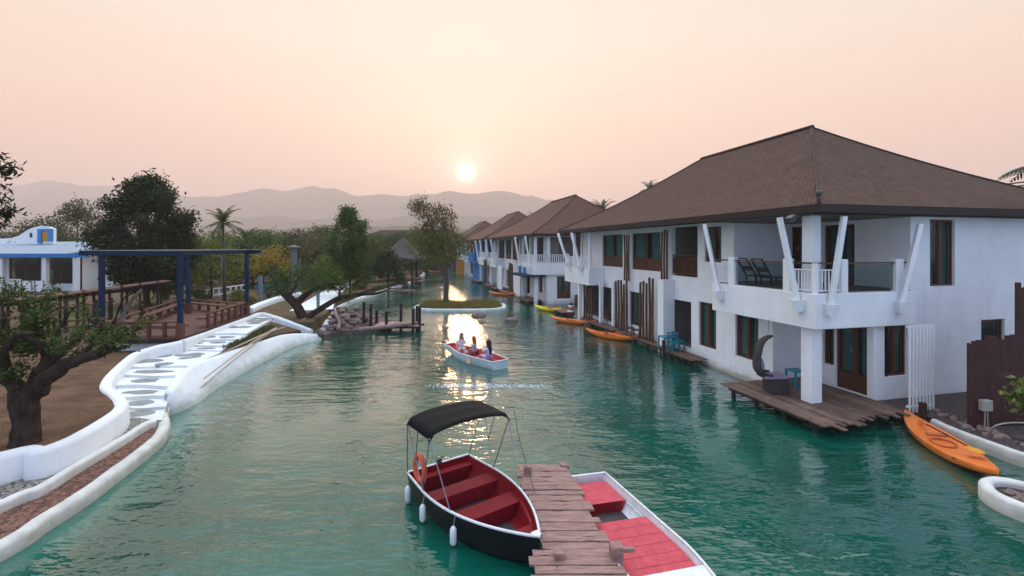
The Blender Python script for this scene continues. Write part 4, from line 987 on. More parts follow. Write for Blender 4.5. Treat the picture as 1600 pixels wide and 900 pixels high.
# foreground gnarled tree on the brown lawn
fg = thing('gnarled_tree', 'dark gnarled tree with a thick forked trunk standing on the brown lawn', 'tree', WP(40, 692, GZ)); Y0 = fg.location.y
def W2(px, py, dy=0): return WY(px, py, Y0 + dy)
limbs = [([(40, 700), (40, 685), (41, 650), (39, 612)], [.44, .33, .29, .31], 0), ([(38, 622), (10, 590), (-22, 560), (-48, 500)], [.24, .2, .16, .09], .3), ([(40, 620), (66, 578), (72, 545), (52, 505), (28, 470)], [.22, .17, .13, .09, .04], .5),
         ([(48, 622), (84, 584), (120, 562), (160, 548), (196, 526), (222, 512)], [.22, .19, .15, .12, .07, .02], -.5), ([(64, 582), (92, 552), (118, 530), (140, 505), (132, 480)], [.18, .14, .1, .07, .02], .9),
         ([(14, 592), (6, 560), (20, 530), (46, 520)], [.15, .11, .08, .03], -.7), ([(122, 560), (146, 535), (160, 510), (150, 486)], [.10, .07, .05, .02], .2), ([(160, 548), (185, 545), (205, 538)], [.07, .05, .02], -.8),
         ([(70, 548), (92, 520), (105, 488), (98, 462)], [.08, .06, .04, .015], .2), ([(-20, 562), (-5, 530), (4, 498), (-4, 470)], [.10, .07, .05, .02], 0), ([(70, 545), (45, 530), (22, 520)], [.09, .06, .03], -.6),
         ([(100, 500), (118, 480), (135, 470)], [.03, .02, .01], .1), ([(60, 510), (82, 486), (108, 476)], [.05, .03, .01], .7), ([(160, 530), (178, 500), (192, 470), (214, 448)], [.05, .035, .02, .01], -.2)]
tb = MB()
for pts, rad, dy in limbs:
    P = [W2(x, y, dy * (k / max(1, len(pts) - 1))) for k, (x, y) in enumerate(pts)]; sp = smooth_path(P, 9); rr = list(np.interp(np.linspace(0, len(P) - 1, len(sp)), range(len(P)), rad))
    sp = [p + noise.noise_vector(p * 2.6) * .06 for p in sp]; rr = [r_ * (1 + .18 * noise.noise(p * 3.7)) for p, r_ in zip(sp, rr)]; tb.tube(sp, [q * .86 for q in rr], 20)
tb.v = [tuple(Vector(q) + noise.noise_vector(Vector((q[0] * 9, q[1] * 9, q[2] * 3.2))) * .030 + noise.noise_vector(Vector(q) * 4) * .02) for q in tb.v]; part('trunk', tb, M['bark'], fg, smooth=True)
cl = [(-10, 470, .5, 0), (20, 462, .4, .3), (25, 500, .55, -.3), (0, 530, .6, .4), (35, 540, .5, 0), (52, 480, .42, .4), (70, 505, .45, .2), (85, 470, .35, .6), (20, 575, .45, -.4), (-15, 500, .6, 0), (60, 532, .35, .5), (100, 548, .35, -.2),
      (115, 520, .38, 0), (130, 545, .34, .1), (145, 512, .36, -.2), (160, 535, .32, -.4), (176, 520, .3, -.5), (195, 515, .3, -.6), (150, 490, .22, .2), (105, 490, .28, .5), (88, 455, .18, .5), (30, 452, .22, .3), (-20, 440, .4, .1), (8, 552, .4, .2), (200, 535, .24, -.7), (210, 505, .2, -.4), (122, 470, .18, .3), (46, 512, .35, .1), (75, 540, .3, .7), (218, 470, .12, 0), (232, 500, .10, 0)]
C_ = []; R_ = []; rc = random.Random(2)
for x, y, r, dy in cl:
    c = W2(x, y, dy * 1.2)
    for k in range(3): C_.append(c + Vector((rc.uniform(-1, 1), rc.uniform(-1.2, 1.2), rc.uniform(-.7, .7))) * r * .7); R_.append(r * rc.uniform(.28, .55))
V, Fc = leaves([c - Vector(fg.location) for c in C_], R_, 78, .085, 4, hollow=.1, aspect=.5, clump=.10); leaf_part('crown', V, Fc, L['olive'], fg)
# branch tips of a tall tree reaching in at the top left corner
tl = thing('tall_tree', 'tree at the left edge with sparse dark sprays hanging against the sky', 'tree', (-15.4, 11.6, GZ)); tb = MB(); bx = Vector((-15.4, 11.6, 0))
tb.tube([bx + Vector((0, 0, .6)), bx + Vector((.2, 0, 4)), bx + Vector((-.1, 0, 7.6)), bx + Vector((.1, .2, 8.8))], [.28, .22, .15, .07], 9)
cs = []
for (x, y, r) in ((2, 246, .22), (18, 268, .2), (6, 272, .25), (24, 262, .12), (10, 292, .16), (4, 312, .2), (18, 328, .18), (6, 335, .26), (0, 350, .2), (26, 332, .08), (-12, 300, .3), (-10, 262, .3), (-14, 330, .35)):
    e = WY(x, y, 12); s_ = bx + Vector((.1, 0, e.z - .35 - bx.z)); tb.tube([s_, s_.lerp(e, .6) + Vector((0, 0, .1)), e], [.05, .03, .01], 5); cs.append((e, r))
part('trunk', tb, M['bark'], tl, smooth=True)
V, Fc = leaves([c - Vector(tl.location) for c, r in cs], [r * .62 for c, r in cs], 42, .17, 8, hollow=.1, aspect=.30, clump=.08, droop=.6); leaf_part('crown', V, Fc, L['dark'], tl)

make_tree('broadleaf_tree', 'big dark rounded tree behind the blue pergola', at(232, 478), 10.3, 8.8, L['dark'], 21, n=72, per=520, size=.27, low=.07, trunk=.09, hollow=.15)
make_tree('broadleaf_tree', 'dark flat-topped tree behind the white house with the blue roof', (-66, 72, GZ), 11.2, 10, L['darkg'], 22, n=20, per=330, size=.34, low=.25)
make_tree('broadleaf_tree', 'dark green tree just left of the blue-roofed house, behind the sparse sprays', (-58, 58, GZ), 7.4, 9, L['darkg'], 27, n=18, per=260, size=.32)
make_tree('upright_tree', 'dense upright green tree in the middle of the left bank, taller than its neighbours', at(546, 462), 8.5, 5.0, L['mid'], 23, n=44, per=330, size=.22, low=.12, trunk=.07)
make_tree('round_shrub_tree', 'small dark round tree beside the thatched pavilion', at(606, 447), 4.2, 4.6, L['dark'], 24, n=14, per=300, size=.24, low=.22)
make_tree('yellow_tree', 'golden yellow-leaved small tree behind the right end of the pergola', at(425, 452), 4.2, 6.5, L['gold'], 25, n=14, per=170, size=.22, low=.45, trunk=.05)
make_tree('broadleaf_tree', 'light green tree between the big dark tree and the slim palm', at(330, 466), 5.6, 7.5, L['lite'], 26, n=18, per=210, size=.24, low=.3)
make_tree('broadleaf_tree', 'mid green tree to the right of the slim palm', at(396, 447), 6.2, 8, L['mid'], 28, n=18, per=240, size=.28, low=.3)
make_tree('broadleaf_tree', 'brownish green tree left of the dense upright tree', at(492, 446), 5.6, 8.0, L['brownl'], 29, n=18, per=240, size=.28, low=.3)
for i, (px, py, h_, w_, lm, lab) in enumerate(((300, 455, 5.2, 6.5, 'mid', 'green tree tucked against the right side of the big dark tree'), (368, 450, 5.0, 6.0, 'darkg', 'dull green tree directly behind the slim palm'), (412, 443, 6.4, 7.0, 'mid', 'taller green tree behind the yellow-leaved small tree'),
      (448, 447, 5.6, 6.5, 'olive', 'olive green tree immediately left of the lamp pillar'), (470, 441, 6.6, 7.0, 'darkg', 'dull green tree rising behind the lamp pillar'), (508, 443, 6.0, 6.0, 'mid', 'green tree just left of the dense upright tree'), (520, 452, 3.6, 5.0, 'lite', 'low pale green tree at the left foot of the dense upright tree'),
      (580, 440, 5.6, 6.5, 'olive', 'olive tree between the dense upright tree and the thatched roof'), (345, 444, 6.2, 7.0, 'olive', 'olive tree behind the right end of the pergola beam'), (190, 448, 6.0, 8.0, 'dark', 'dark tree between the blue-roofed house and the big dark tree'), (640, 428, 5.5, 8.0, 'olive', 'olive tree directly behind the thatched pavilion'), (668, 424, 6.0, 8.5, 'mid', 'green tree at the far end of the canal left of the island tree'))):
    make_tree('bank_tree', lab, at(px, py), h_, w_, L[lm], 130 + i, n=24, per=210, size=.30, low=.10, trunk=.06, hollow=.2)
# leaning tree by the rocky jetty
lt = thing('leaning_tree', 'low leaning tree with long bare limbs reaching over the inlet beside the rocky jetty', 'tree', WP(472, 497, GZ)); Yl = lt.location.y; tb = MB()
for pts, rad, dy in (([(474, 499), (464, 478), (448, 462)], [.34, .30, .26], 0), ([(462, 478), (476, 462), (500, 448), (540, 440)], [.24, .2, .14, .05], 1), ([(448, 464), (434, 450), (428, 432)], [.2, .14, .05], .5), ([(478, 497), (505, 480), (530, 466), (560, 460), (590, 458), (612, 450)], [.20, .19, .17, .14, .09, .04], 2.5),
                     ([(530, 466), (532, 452), (545, 446)], [.10, .07, .03], 1), ([(560, 460), (580, 452), (600, 450), (630, 452)], [.08, .06, .04, .02], 2), ([(450, 464), (462, 446), (470, 430)], [.14, .1, .04], 0)):
    P = smooth_path([WY(x, y, Yl + dy * k / max(1, len(pts) - 1)) for k, (x, y) in enumerate(pts)], 4); tb.tube(P, list(np.interp(np.linspace(0, 1, len(P)), np.linspace(0, 1, len(rad)), rad)), 8)
part('trunk', tb, M['bark'], lt, smooth=True)
cs = [(WY(x, y, Yl + dy), r) for x, y, r, dy in ((432, 440, .8, 0), (450, 432, .9, .5), (445, 452, .7, 0), (474, 432, 1.0, .5), (480, 446, .8, -.3), (500, 432, .9, .5), (520, 436, .8, .3), (505, 446, .6, 0), (535, 444, .6, .5), (545, 458, .6, 1), (462, 420, .7, .5), (490, 420, .8, .8), (430, 425, .5, .3), (528, 424, .5, .4))]
V, Fc = leaves([c - Vector(lt.location) for c, r in cs], [r for c, r in cs], 260, .15, 9, hollow=.2); leaf_part('crown', V, Fc, L['mid'], lt)
# feathery tree on the island
ft = thing('feathery_tree', 'thin-trunked tree with drooping rusty sprays growing out of the grass island', 'tree', (WP(697, 470, .2).x, 44.0, .2)); Yf = 44.0; tb = MB()
for pts, rad in (([(697, 474), (697, 430), (694, 395), (690, 370)], [.26, .22, .17, .12]), ([(693, 392), (680, 365), (668, 340), (656, 318)], [.12, .09, .06, .03]), ([(690, 372), (694, 350), (690, 328)], [.1, .06, .02]), ([(694, 395), (712, 380), (722, 368)], [.08, .05, .02]), ([(682, 368), (664, 372), (648, 366)], [.06, .04, .02])):
    P = smooth_path([WY(x, y, Yf) for x, y in pts], 4); tb.tube(P, list(np.interp(np.linspace(0, 1, len(P)), np.linspace(0, 1, len(rad)), rad)), 7)
part('trunk', tb, M['barkg'], ft, smooth=True)
def sprays(lst, seed, per, size, lm, nm, **k): 
    V, Fc = leaves([WY(x, y, Yf + random.Random(seed + i).uniform(-1.5, 1.5)) - Vector(ft.location) for i, (x, y, r) in enumerate(lst)], [r for x, y, r in lst], per, size, seed, droop=1.6, aspect=.28, **k); leaf_part(nm, V, Fc, lm, ft)
sprays([(655, 318, .75), (648, 326, .6), (664, 324, .7), (660, 336, .6), (680, 330, .8), (692, 328, .7), (702, 338, .7), (672, 345, .8), (686, 345, .9), (700, 352, .8), (668, 358, .7)], 31, 210, .30, L['rust'], 'crown', hollow=.15)
sprays([(660, 368, 1.0), (680, 362, 1.1), (700, 366, 1.2), (716, 372, 1.0), (650, 380, .9), (670, 384, 1.2), (690, 384, 1.2), (710, 388, 1.1), (726, 382, .8), (655, 396, .8), (676, 400, 1.0), (700, 402, 1.0), (718, 398, .8), (664, 410, .5), (645, 370, 1.0), (652, 360, .8), (668, 372, 1.3), (690, 374, 1.3), (706, 380, 1.2), (730, 390, .9), (640, 388, .7), (688, 396, 1.2)], 32, 290, .24, L['fresh'], 'lower_crown', hollow=.2)

# palms
make_palm('palm_tree', 'slim palm with a tuft of upright fronds right of the big dark tree', at(351, 470), 6.6, 2.0, 16, 41, up=.5, rad=.12)
make_palm('palm_tree', 'palm behind the yellow-leaved small tree, darker and shorter', at(384, 446), 5.6, 2.6, 14, 42)
make_palm('palm_tree', 'palm crown just behind the blue-roofed house, beside the flat-topped tree', (-53, 62, GZ), 5.8, 3.4, 16, 43)
make_palm('palm_tree', 'palm crown behind the right end of the blue-roofed house', (-46, 60, GZ), 5.4, 3.2, 16, 44)
for (px, py, Y_, fr_, lab, sd) in ((1012, 296, 60, 1.7, 'palm tip just above the sloping left hip of the nearest roof', 46), (943, 330, 52, 2.0, 'palm crown showing over the gap between the first and second roofs', 45), (836, 345, 78, 2.2, 'palm crown behind the second roof, low against it', 47), (744, 361, 112, 2.4, 'thin palm beside the farthest roof', 48)):
    v = WY(px, py, Y_); make_palm('palm_tree', lab, (v.x, v.y, GZ), v.z - GZ, fr_, 13, sd, up=.5, lm=L['palm'])
# frond at the right edge
v = WY(1612, 262, 15.5); pr = thing('palm_tree', 'palm at the right edge with one dark frond reaching into the picture', 'palm', (v.x + 1.2, v.y, GZ)); tb = MB(); tb.tube([(v.x + 1.2, v.y, .5), (v.x + 1.1, v.y, v.z + .1)], [.16, .11], 8); part('trunk', tb, M['barkg'], pr, smooth=True)
V, Fc = [], []
for k in range(9):
    az = math.pi + (k - 4) * .5; pos = Vector((v.x + 1.1, v.y, v.z + .1)); e = .25
    for j in range(14):
        u = j / 14; e = .30 - 1.1 * u; dd = Vector((math.cos(az) * math.cos(e), math.sin(az) * math.cos(e), math.sin(e))); nx = pos + dd * .125; sd = Vector((-math.sin(az), math.cos(az), 0)); ll = .42 * math.sin(math.pi * min(1, .2 + .8 * u))
        for sg in (-1, 1): i = len(V); tip = pos + sd * sg * ll * .7 + dd * ll * .7 - Vector((0, 0, ll * .35)); V += [tuple(pos), tuple(pos + dd * .10), tuple(tip + dd * .05), tuple(tip)]; Fc.append((i, i + 1, i + 2, i + 3))
        pos = nx
inv = Vector(pr.location); leaf_part('crown', [tuple(Vector(q) - inv) for q in V], Fc, L['dark'], pr)

# background trees: a few kinds built once, then copied
protos = []
for k, (lm, lab, grp) in enumerate(((L['mid'], 'mid green bushy tree in the tree belt beyond the lawn', 'mid green trees beyond the lawn'), (L['darkg'], 'dull grey-green tree in the tree belt beyond the lawn', 'grey-green trees beyond the lawn'),
                                    (L['lite'], 'pale green loose tree in the tree belt beyond the lawn', 'pale green trees beyond the lawn'), (L['brownl'], 'brownish dry tree in the tree belt beyond the lawn', 'brownish trees beyond the lawn'))):
    protos.append((make_tree('background_tree', lab, (0, 0, 0), 8, 8.5, lm, 60 + k, group=grp, n=20, per=150, size=.42, low=.22), lab, grp))
rb = random.Random(17); first = {0, 1, 2, 3}
bts = []
for k in range(64):
    Y = rb.uniform(62, 150); px = rb.uniform(285, 690) if k % 4 else rb.uniform(-160, 300)
    if px > 560 and Y < 95: Y += 45
    bts.append((px, Y, rb.uniform(.62, 1.0) * (1 if Y > 80 else .82), rb.choice([0, 1, 1, 2, 3, 0])))
for px, Y in ((640, 118), (660, 126), (685, 132), (700, 140), (612, 120), (590, 112), (720, 150), (655, 104), (628, 98)): bts.append((px, Y, rb.uniform(.75, .95), rb.choice([0, 1, 3])))
for i, (px, Y, sc, kd) in enumerate(bts):
    root, lab, grp = protos[kd]; X = (px - CX) * Y / F; loc = (X, Y, GZ)
    if kd in first: first.discard(kd); root.location = loc; root.rotation_euler = (0, 0, rb.random() * 6); root.scale = (sc,) * 3
    else: dup(root, loc, rb.random() * 6.28, (sc * rb.uniform(.9, 1.25), sc * rb.uniform(.9, 1.25), sc))
# far woodland as one mass
g = np.random.default_rng(5); C2, R2 = [], []
for k in range(420):
    Y = g.uniform(170, 330); X = (g.uniform(-300, 900) - CX) * Y / F; r = g.uniform(3.2, 5.5); C2.append((X, Y, GZ + g.uniform(2.2, 4.6))); R2.append(r)
V, Fc = leaves(C2, R2, 75, 1.5, 6, flat=.85, clump=1.0); me = mesh_np('far_woodland', V, Fc, L['darkg']); o = bpy.data.objects.new('far_woodland', me); COL.objects.link(o); tag(o, kind='stuff')
# shrubs and plants on the left bank
for i, (px, py, h_, w_, lm, lab) in enumerate(((372, 470, .9, 1.8, 'lite', 'bright green low bush right behind the terrace rail'), (312, 470, 1.0, 2.0, 'mid', 'leafy green bush behind the terrace bench'), (428, 468, 1.3, 2.6, 'dark', 'dark bush between the grey posts'), (510, 452, 1.2, 2.4, 'mid', 'green bush behind the leaning tree'), (395, 478, .7, .9, 'grass', 'pale spiky grass clump next to the right blue post'),
                                               (560, 452, 1.0, 2.2, 'lite', 'low light bush at the foot of the upright tree'), (255, 468, .8, .9, 'lite', 'small bright plant beside the third blue post'), (120, 452, 2.6, 3.4, 'mid', 'green bush at the right corner of the blue-roofed house'), (165, 440, 2.4, 3.6, 'dark', 'dark bush behind the first blue post'), (625, 442, 1.2, 2.2, 'olive', 'olive bush at the foot of the thatched pavilion'))):
    x, y, z = at(px, py); make_tree('bush', lab, (x, y, z), h_, w_, L[lm], 90 + i, n=9, per=130, size=.16 if y < 45 else .22, low=.05, trunk=.05, cat='bush')
x = WY(1598, 612, 11.2); make_tree('bush', 'bright green leafy plant in front of the maroon board fence', (x.x + .12, 11.2, .45), 1.75, .62, L['lite'], 101, n=8, per=40, size=.17, low=.62, trunk=.03, cat='plant')
# ---------------------------------------------------------------- left bank structures
# blue roofed house
bh = thing('garden_house', 'low white house with a blue-edged pale metal roof and curved gable', 'house', (-48, 50, GZ)); Yh = 50.0
X = lambda px, Y=Yh: (px - CX) * Y / F
Z = lambda py, Y=Yh: ZC - (py - HY) * Y / F
mb = MB(); fh = lambda a, o, z: Vector((a, Yh - o, z))
holes = [(X(14), X(64), 1.7, Z(402)), (X(74), X(115), 1.6, Z(402))]
wall_grid(mb, fh, X(-120), X(125), GZ - .2, Z(392), .25, holes); wall_grid(mb, lambda a, o, z: Vector((X(125) + o, a, z)), Yh, Yh + 8, GZ - .2, Z(392), .25, [])
part('wall', mb, M['white'], bh)
for hh in holes: window(bh, fh, *hh, curtain=False, cols=2)
mb = MB(); A = [(X(-130), Yh - 2.2, Z(396, 47.8)), (X(136), Yh - 2.2, Z(396, 47.8)), (X(165), Yh + 6.5, Z(378, 56.5)), (X(-130), Yh + 6.5, Z(378, 56.5))]
mb.add(A + [(a, b_, c - .08) for a, b_, c in A], [(0, 1, 2, 3), (7, 6, 5, 4), (0, 4, 5, 1), (1, 5, 6, 2), (2, 6, 7, 3), (3, 7, 4, 0)]); rfh = part('roof', mb, M['metalr'], bh)
mb = MB()
for k in range(44): u = k / 43; a = Vector(A[0]).lerp(Vector(A[1]), u); b_ = Vector(A[3]).lerp(Vector(A[2]), u); mb.beam(a + Vector((0, 0, .03)), b_ + Vector((0, 0, .03)), .07, .05)
part('roof_rib', mb, M['metalr'], rfh)
mb = MB(); mb.box(X(-130), X(136, 47.8) , Yh - 2.26, Yh - 2.2, A[0][2] - .42, A[0][2] - .02); part('fascia_board', mb, M['blueb'], rfh)
for px in (2, 70, 118): mb = MB(); mb.box(X(px, 48) - .2, X(px, 48) + .2, 47.9, 48.3, GZ, A[0][2] - .1); part('column', mb, M['white'], bh)
gp_ = [(-120, 375), (0, 373), (18, 372), (30, 368), (40, 361), (50, 356), (62, 353), (74, 354), (83, 357), (83, 381), (-120, 385)]
mb = MB(); fr = [(X(x, 54), 54.0, Z(y, 54)) for x, y in gp_]; bk = [(a, 54.4, c) for a, b_, c in fr]; n_ = len(fr); mb.add(fr + bk, [tuple(range(n_)), tuple(range(n_, 2 * n_))[::-1]] + [(i, n_ + i, n_ + (i + 1) % n_, (i + 1) % n_) for i in range(n_)]); part('gable', mb, M['white'], bh)
mb = MB(); mb.box(X(58, 53.8), X(64, 53.8), 53.8, 53.99, Z(380, 54), Z(358, 54)); mb.box(X(75, 53.8), X(81, 53.8), 53.8, 53.99, Z(377, 54), Z(358, 54)); mb.box(X(64, 53.8), X(75, 53.8), 53.8, 53.99, Z(361, 54), Z(358, 54)); part('blue_frame', mb, M['blueb'], bh)
mb = MB(); mb.box(X(64, 53.9), X(75, 53.9), 53.9, 53.98, Z(377, 54), Z(361, 54)); part('arch_niche', mb, M['amber'], bh)
mb = MB(); mb.box(X(46, 53.9), X(49, 53.9), 53.93, 53.99, Z(371, 54), Z(364, 54)); part('slot', mb, M['dim'], bh)
mb = MB(); mb.box(X(158), X(182), 50.5, 54, GZ, Z(430)); mb2 = solo('garden_wall', mb, M['white'], 'short white block wall right of the blue-roofed house', 'wall')
# white rail and cabinet boards before the house
mb = MB()
for k in range(5): mb.box(X(15 + 3.8 * k, 41) - .03, X(15 + 3.8 * k, 41) + .03, 41, 41.06, GZ, Z(436, 41))
for y in (437, 442, 447): mb.box(X(14, 41), X(33, 41), 40.98, 41.0, Z(y, 41) - .05, Z(y, 41) + .02)
solo('white_railing', mb, M['white'], 'short white railing beside the pair of white panels', 'railing')
for (a, b_, lab) in ((33, 51, 'left white painted panel standing in front of the blue-roofed house'), (53, 70, 'right white painted panel standing in front of the blue-roofed house')):
    mb = MB(); mb.box(X(a, 41), X(b_, 41), 41, 41.08, Z(456, 41), Z(439, 41)); t_ = thing('display_board', lab, 'board', (X(a, 41), 41, GZ), 0, 'white panels by the house'); part('board', mb, M['white'], t_)
    mb = MB(); [mb.box(x_ - .04, x_ + .04, 40.97, 40.995, GZ, Z(438, 41)) for x_ in (X(a + 1.5, 41), X(b_ - 1.5, 41))]; part('post', mb, M['grey'], t_)
# raised timber walkway running from the left edge to behind the terrace
wk = thing('timber_walkway', 'long raised dark timber walkway with rails crossing the left lawn', 'walkway', WP(120, 500, GZ)); wa = [WY(-60, 477, 23), WY(60, 463, 25), WY(160, 451, 27.5), WY(262, 438, 30)]
mb = MB(); mb.sweep([p for p in wa], [(-.7, -.06), (-.7, .0), (.7, .0), (.7, -.06)]); part('boards', mb, M['redwood'], wk)
for off in (-.9, .9):
    mb = MB(); pth = [p + Vector((.12 * off, off * .98, 0)) for p in wa]
    mb.sweep([p + Vector((0, 0, -.25)) for p in pth], [(-.03, -.07), (-.03, .07), (.03, .07), (.03, -.07)]); part('beam', mb, M['darkw'], wk)
for i in range(12):
    u = i / 11 * 2.999; k = int(u); p = wa[k].lerp(wa[k + 1], u - k)
    for off in (-.85, .85): mb = MB(); mb.tube([(p.x, p.y + off, .6), (p.x, p.y + off, p.z + .02)], .07, 7); part('post', mb, M['darkw'], wk)
rl = thing('timber_rail', 'leaning timber rail fence between the gnarled tree and the terrace', 'fence', WP(110, 520, GZ))
for (a, b_) in (((100, 502, 20), (170, 497, 20)), ((90, 512, 20), (170, 508, 20)), ((60, 488, 22), (180, 470, 24)), ((-20, 500, 20), (60, 492, 22))):
    mb = MB(); mb.tube([WY(*a), WY(*b_)], .045, 7); part('rail', mb, M['redwood'], rl)
for (x, y0, y1, Y) in ((150, 468, 524, 20), (102, 480, 520, 20), (85, 500, 530, 20), (174, 465, 515, 22), (222, 470, 512, 24)): mb = MB(); mb.tube([WY(x, y1, Y), WY(x, y0, Y)], .06, 7); part('post', mb, M['darkw'], rl)
dp = MB(); dp.tube([WY(200, 520, 21), WY(188, 500, 21.3), WY(206, 468, 21.8), WY(222, 452, 22)], [.09, .10, .08, .05], 7); solo('bare_stem', dp, M['barkg'], 'slanting bare grey stem rising between the two front blue posts', 'branch', smooth=True)

# terrace with blue pergola
DZ = 1.45; Fa, Fb, Fc_, Fd = WP(150, 529, DZ), WP(284, 528, DZ), WP(391, 491, DZ), WP(282, 480, DZ)
te = thing('timber_terrace', 'red-brown timber terrace with built-in benches raised on the white wall', 'terrace', (-17, 24, 1.2)); mb = MB(); nb = 44
for k in range(nb):
    u0, u1 = k / nb, (k + .93) / nb; a, b_, c, d = Fa.lerp(Fd, u0), Fb.lerp(Fc_, u0), Fb.lerp(Fc_, u1), Fa.lerp(Fd, u1); zz = Vector((0, 0, -.05)); mb.hexa([a + zz, b_ + zz, c + zz, d + zz, a, b_, c, d])
part('boards', mb, M['redwood'], te)
mb = MB()
for a, b_ in ((Fa, Fb), (Fb, Fc_), (Fa, Fd)): mb.beam(a - Vector((0, 0, .14)), b_ - Vector((0, 0, .14)), .1, .18)
part('edge_beam', mb, M['darkw'], te)
mb = MB(); mb.prism([(Fa.x + .2, Fa.y + .3), (Fb.x - .2, Fb.y + .3), (Fc_.x - .3, Fc_.y - .2), (Fd.x + .3, Fd.y - .3)], 0, DZ - .24); part('plinth', mb, M['white'], te)
def bench_rail(a, b_, hseat=.45, hrail=.85, inward=Vector((0, 0, 0)), gapn=6, seat=True):
    mb = MB(); mb.beam(a + Vector((0, 0, hrail)), b_ + Vector((0, 0, hrail)), .14, .06); mb.beam(a + Vector((0, 0, hrail - .25)), b_ + Vector((0, 0, hrail - .25)), .05, .08); part('rail', mb, M['redwood'], te)
    for k in range(gapn + 1): p = a.lerp(b_, k / gapn); m = MB(); m.beam(p, p + Vector((0, 0, hrail - .03)), .12, .12, up=(0, 1, 0)); part('rail_post', m, M['redwood'], te)
    if seat: m = MB(); m.beam(a + inward + Vector((0, 0, hseat)), b_ + inward + Vector((0, 0, hseat)), .42, .06); m2 = part('bench', m, M['redwood'], te)
ins = .12; Fb2, Fc2, Fa2, Fd2 = Fb + Vector((-.15, .12, 0)), Fc_ + Vector((-.15, -.12, 0)), Fa + Vector((.15, .12, 0)), Fd + Vector((.3, -.2, 0))
bench_rail(Fa2, Fb2.lerp(Fa2, .0), gapn=5, inward=Vector((0, .35, 0)), hrail=.68)
bench_rail(Fb2.lerp(Fc2, .35), Fc2, gapn=6, inward=Vector((-.35, 0, 0)), hrail=.72); bench_rail(Fc2, Fd2, gapn=7, inward=Vector((0, -.35, 0)), hrail=.6); bench_rail(Fd2, Fa2, gapn=8, inward=Vector((.35, 0, 0)), hrail=.62)
pg_ = thing('blue_pergola', 'open pergola frame of navy blue posts and beams over the timber terrace', 'pergola', (-17, 24, DZ)); zt = 5.16
for p, w_ in ((Fa2, .17), (Fb2, .17), (Fc2, .17), (WY(294, 470, 28.5), .18)):
    mb = MB(); q = Vector((p.x, p.y, DZ)); mb.beam(q + Vector((0, 0, .62)), Vector((p.x, p.y, zt - .1)), w_, w_, up=(0, 1, 0)); po = part('post', mb, M['bluep'], pg_)
    mb = MB(); mb.beam(q + Vector((0, 0, .01)), q + Vector((0, 0, .62)), w_ + .08, w_ + .08, up=(0, 1, 0)); part('post_foot', mb, M['redwood'], po)
BL = WY(294, 470, 28.5); BLt = Vector((BL.x, BL.y, zt))
for a, b_ in ((Fa2 + Vector((-.9, -.05, 0)), Fb2 + Vector((.05, 0, 0))), (Fb2, Fc2 + Vector((-.08, .7, 0))), (Fa2, BL), (BL, Fc2 + Vector((.8, 0, 0)))):
    A_, B_2 = Vector((a.x, a.y, zt)), Vector((b_.x, b_.y, zt)); mb = MB(); mb.beam(A_, B_2, .14, .20); bm_ = part('beam', mb, M['bluep'], pg_)
    mb = MB(); mb.beam(A_ + Vector((0, 0, .118)), B_2 + Vector((0, 0, .118)), .2, .03); part('capping', mb, M['plastic'], bm_)
# grey posts with lamps on the lawn
for (px, py, top, w_, lab) in ((407, 474, 432, .36, 'thick grey post just right of the terrace'), (431, 464, 432, .2, 'thin grey post beside the thick one'), (497, 480, 446, .24, 'grey post before the leaning tree limb'), (346, 458, 398, .16, 'tall slim grey post under the palm')):
    p = WP(px, py, GZ); mb = MB(); mb.tube([p, (p.x, p.y, WY(px, top, p.y).z)], w_ / 2, 10); solo('grey_post', mb, M['grey'], lab, 'post', 'grey posts on the left bank', smooth=40)
p = WP(459, 462, GZ); tp = WY(459, 388, p.y).z; cm = thing('lamp_pillar', 'tall grey pillar with a flat cap rising above the bushes', 'lamp pillar', p); mb = MB(); mb.tube([p, (p.x, p.y, tp)], .28, 12); part('pillar', mb, M['grey'], cm, smooth=40)
mb = MB(); mb.tube([(p.x, p.y, tp), (p.x, p.y, tp + .12), (p.x, p.y, tp + .3)], [.62, .62, .1], 14); part('cap', mb, M['greyd'], cm, smooth=40)
mb = MB(); mb.tube([(p.x + .45, p.y + .2, GZ), (p.x + .45, p.y + .2, tp - 1.0)], .10, 8); part('pipe', mb, M['grey'], cm, smooth=40)
# fences
def rail_fence(label, a, b_, h=1.0, n_=9, mt=None, name='white_fence', grp='white fences on the lawn', rails=3):
    a, b_ = Vector(a), Vector(b_); t_ = thing(name, label, 'fence', a.lerp(b_, .5), 0, grp)
    for k in range(n_ + 1): p = a.lerp(b_, k / n_); mb = MB(); mb.beam(p, p + Vector((0, 0, h)), .12, .12, up=(0, 1, 0)); part('post', mb, mt or M['white'], t_)
    for k in range(rails): mb = MB(); z = h * (.25 + .7 * k / max(1, rails - 1)); mb.beam(a + Vector((0, 0, z)), b_ + Vector((0, 0, z)), .05, .12); part('rail', mb, mt or M['white'], t_)
rail_fence('white railed fence behind the yellow-leaved tree', WP(405, 432, GZ), WP(442, 436, GZ), 1.1, 8); rail_fence('white railed fence at the far left of the lawn behind the big tree', WP(312, 468, GZ), WP(385, 456, GZ), .8, 8, rails=2)
rail_fence('white railed fence left of the upright tree', WP(442, 436, GZ), WP(510, 441, GZ), 1.1, 10); rail_fence('white railed fence between the upright tree and the small round tree', WP(556, 438, GZ), WP(588, 436, GZ), 1.6, 6)
rail_fence('long dark rail fence across the back of the lawn', WP(40, 452, GZ), WP(320, 442, GZ), .9, 18, M['greyd'], 'dark_fence', None)
mb = MB(); p = WP(420, 452, GZ); mb.box(p.x - 1.6, p.x + 1.4, p.y, p.y + 1, GZ, GZ + .45); solo('planter_box', mb, M['teal'], 'long teal planter on the lawn near the grey posts', 'planter', bevel=.03)
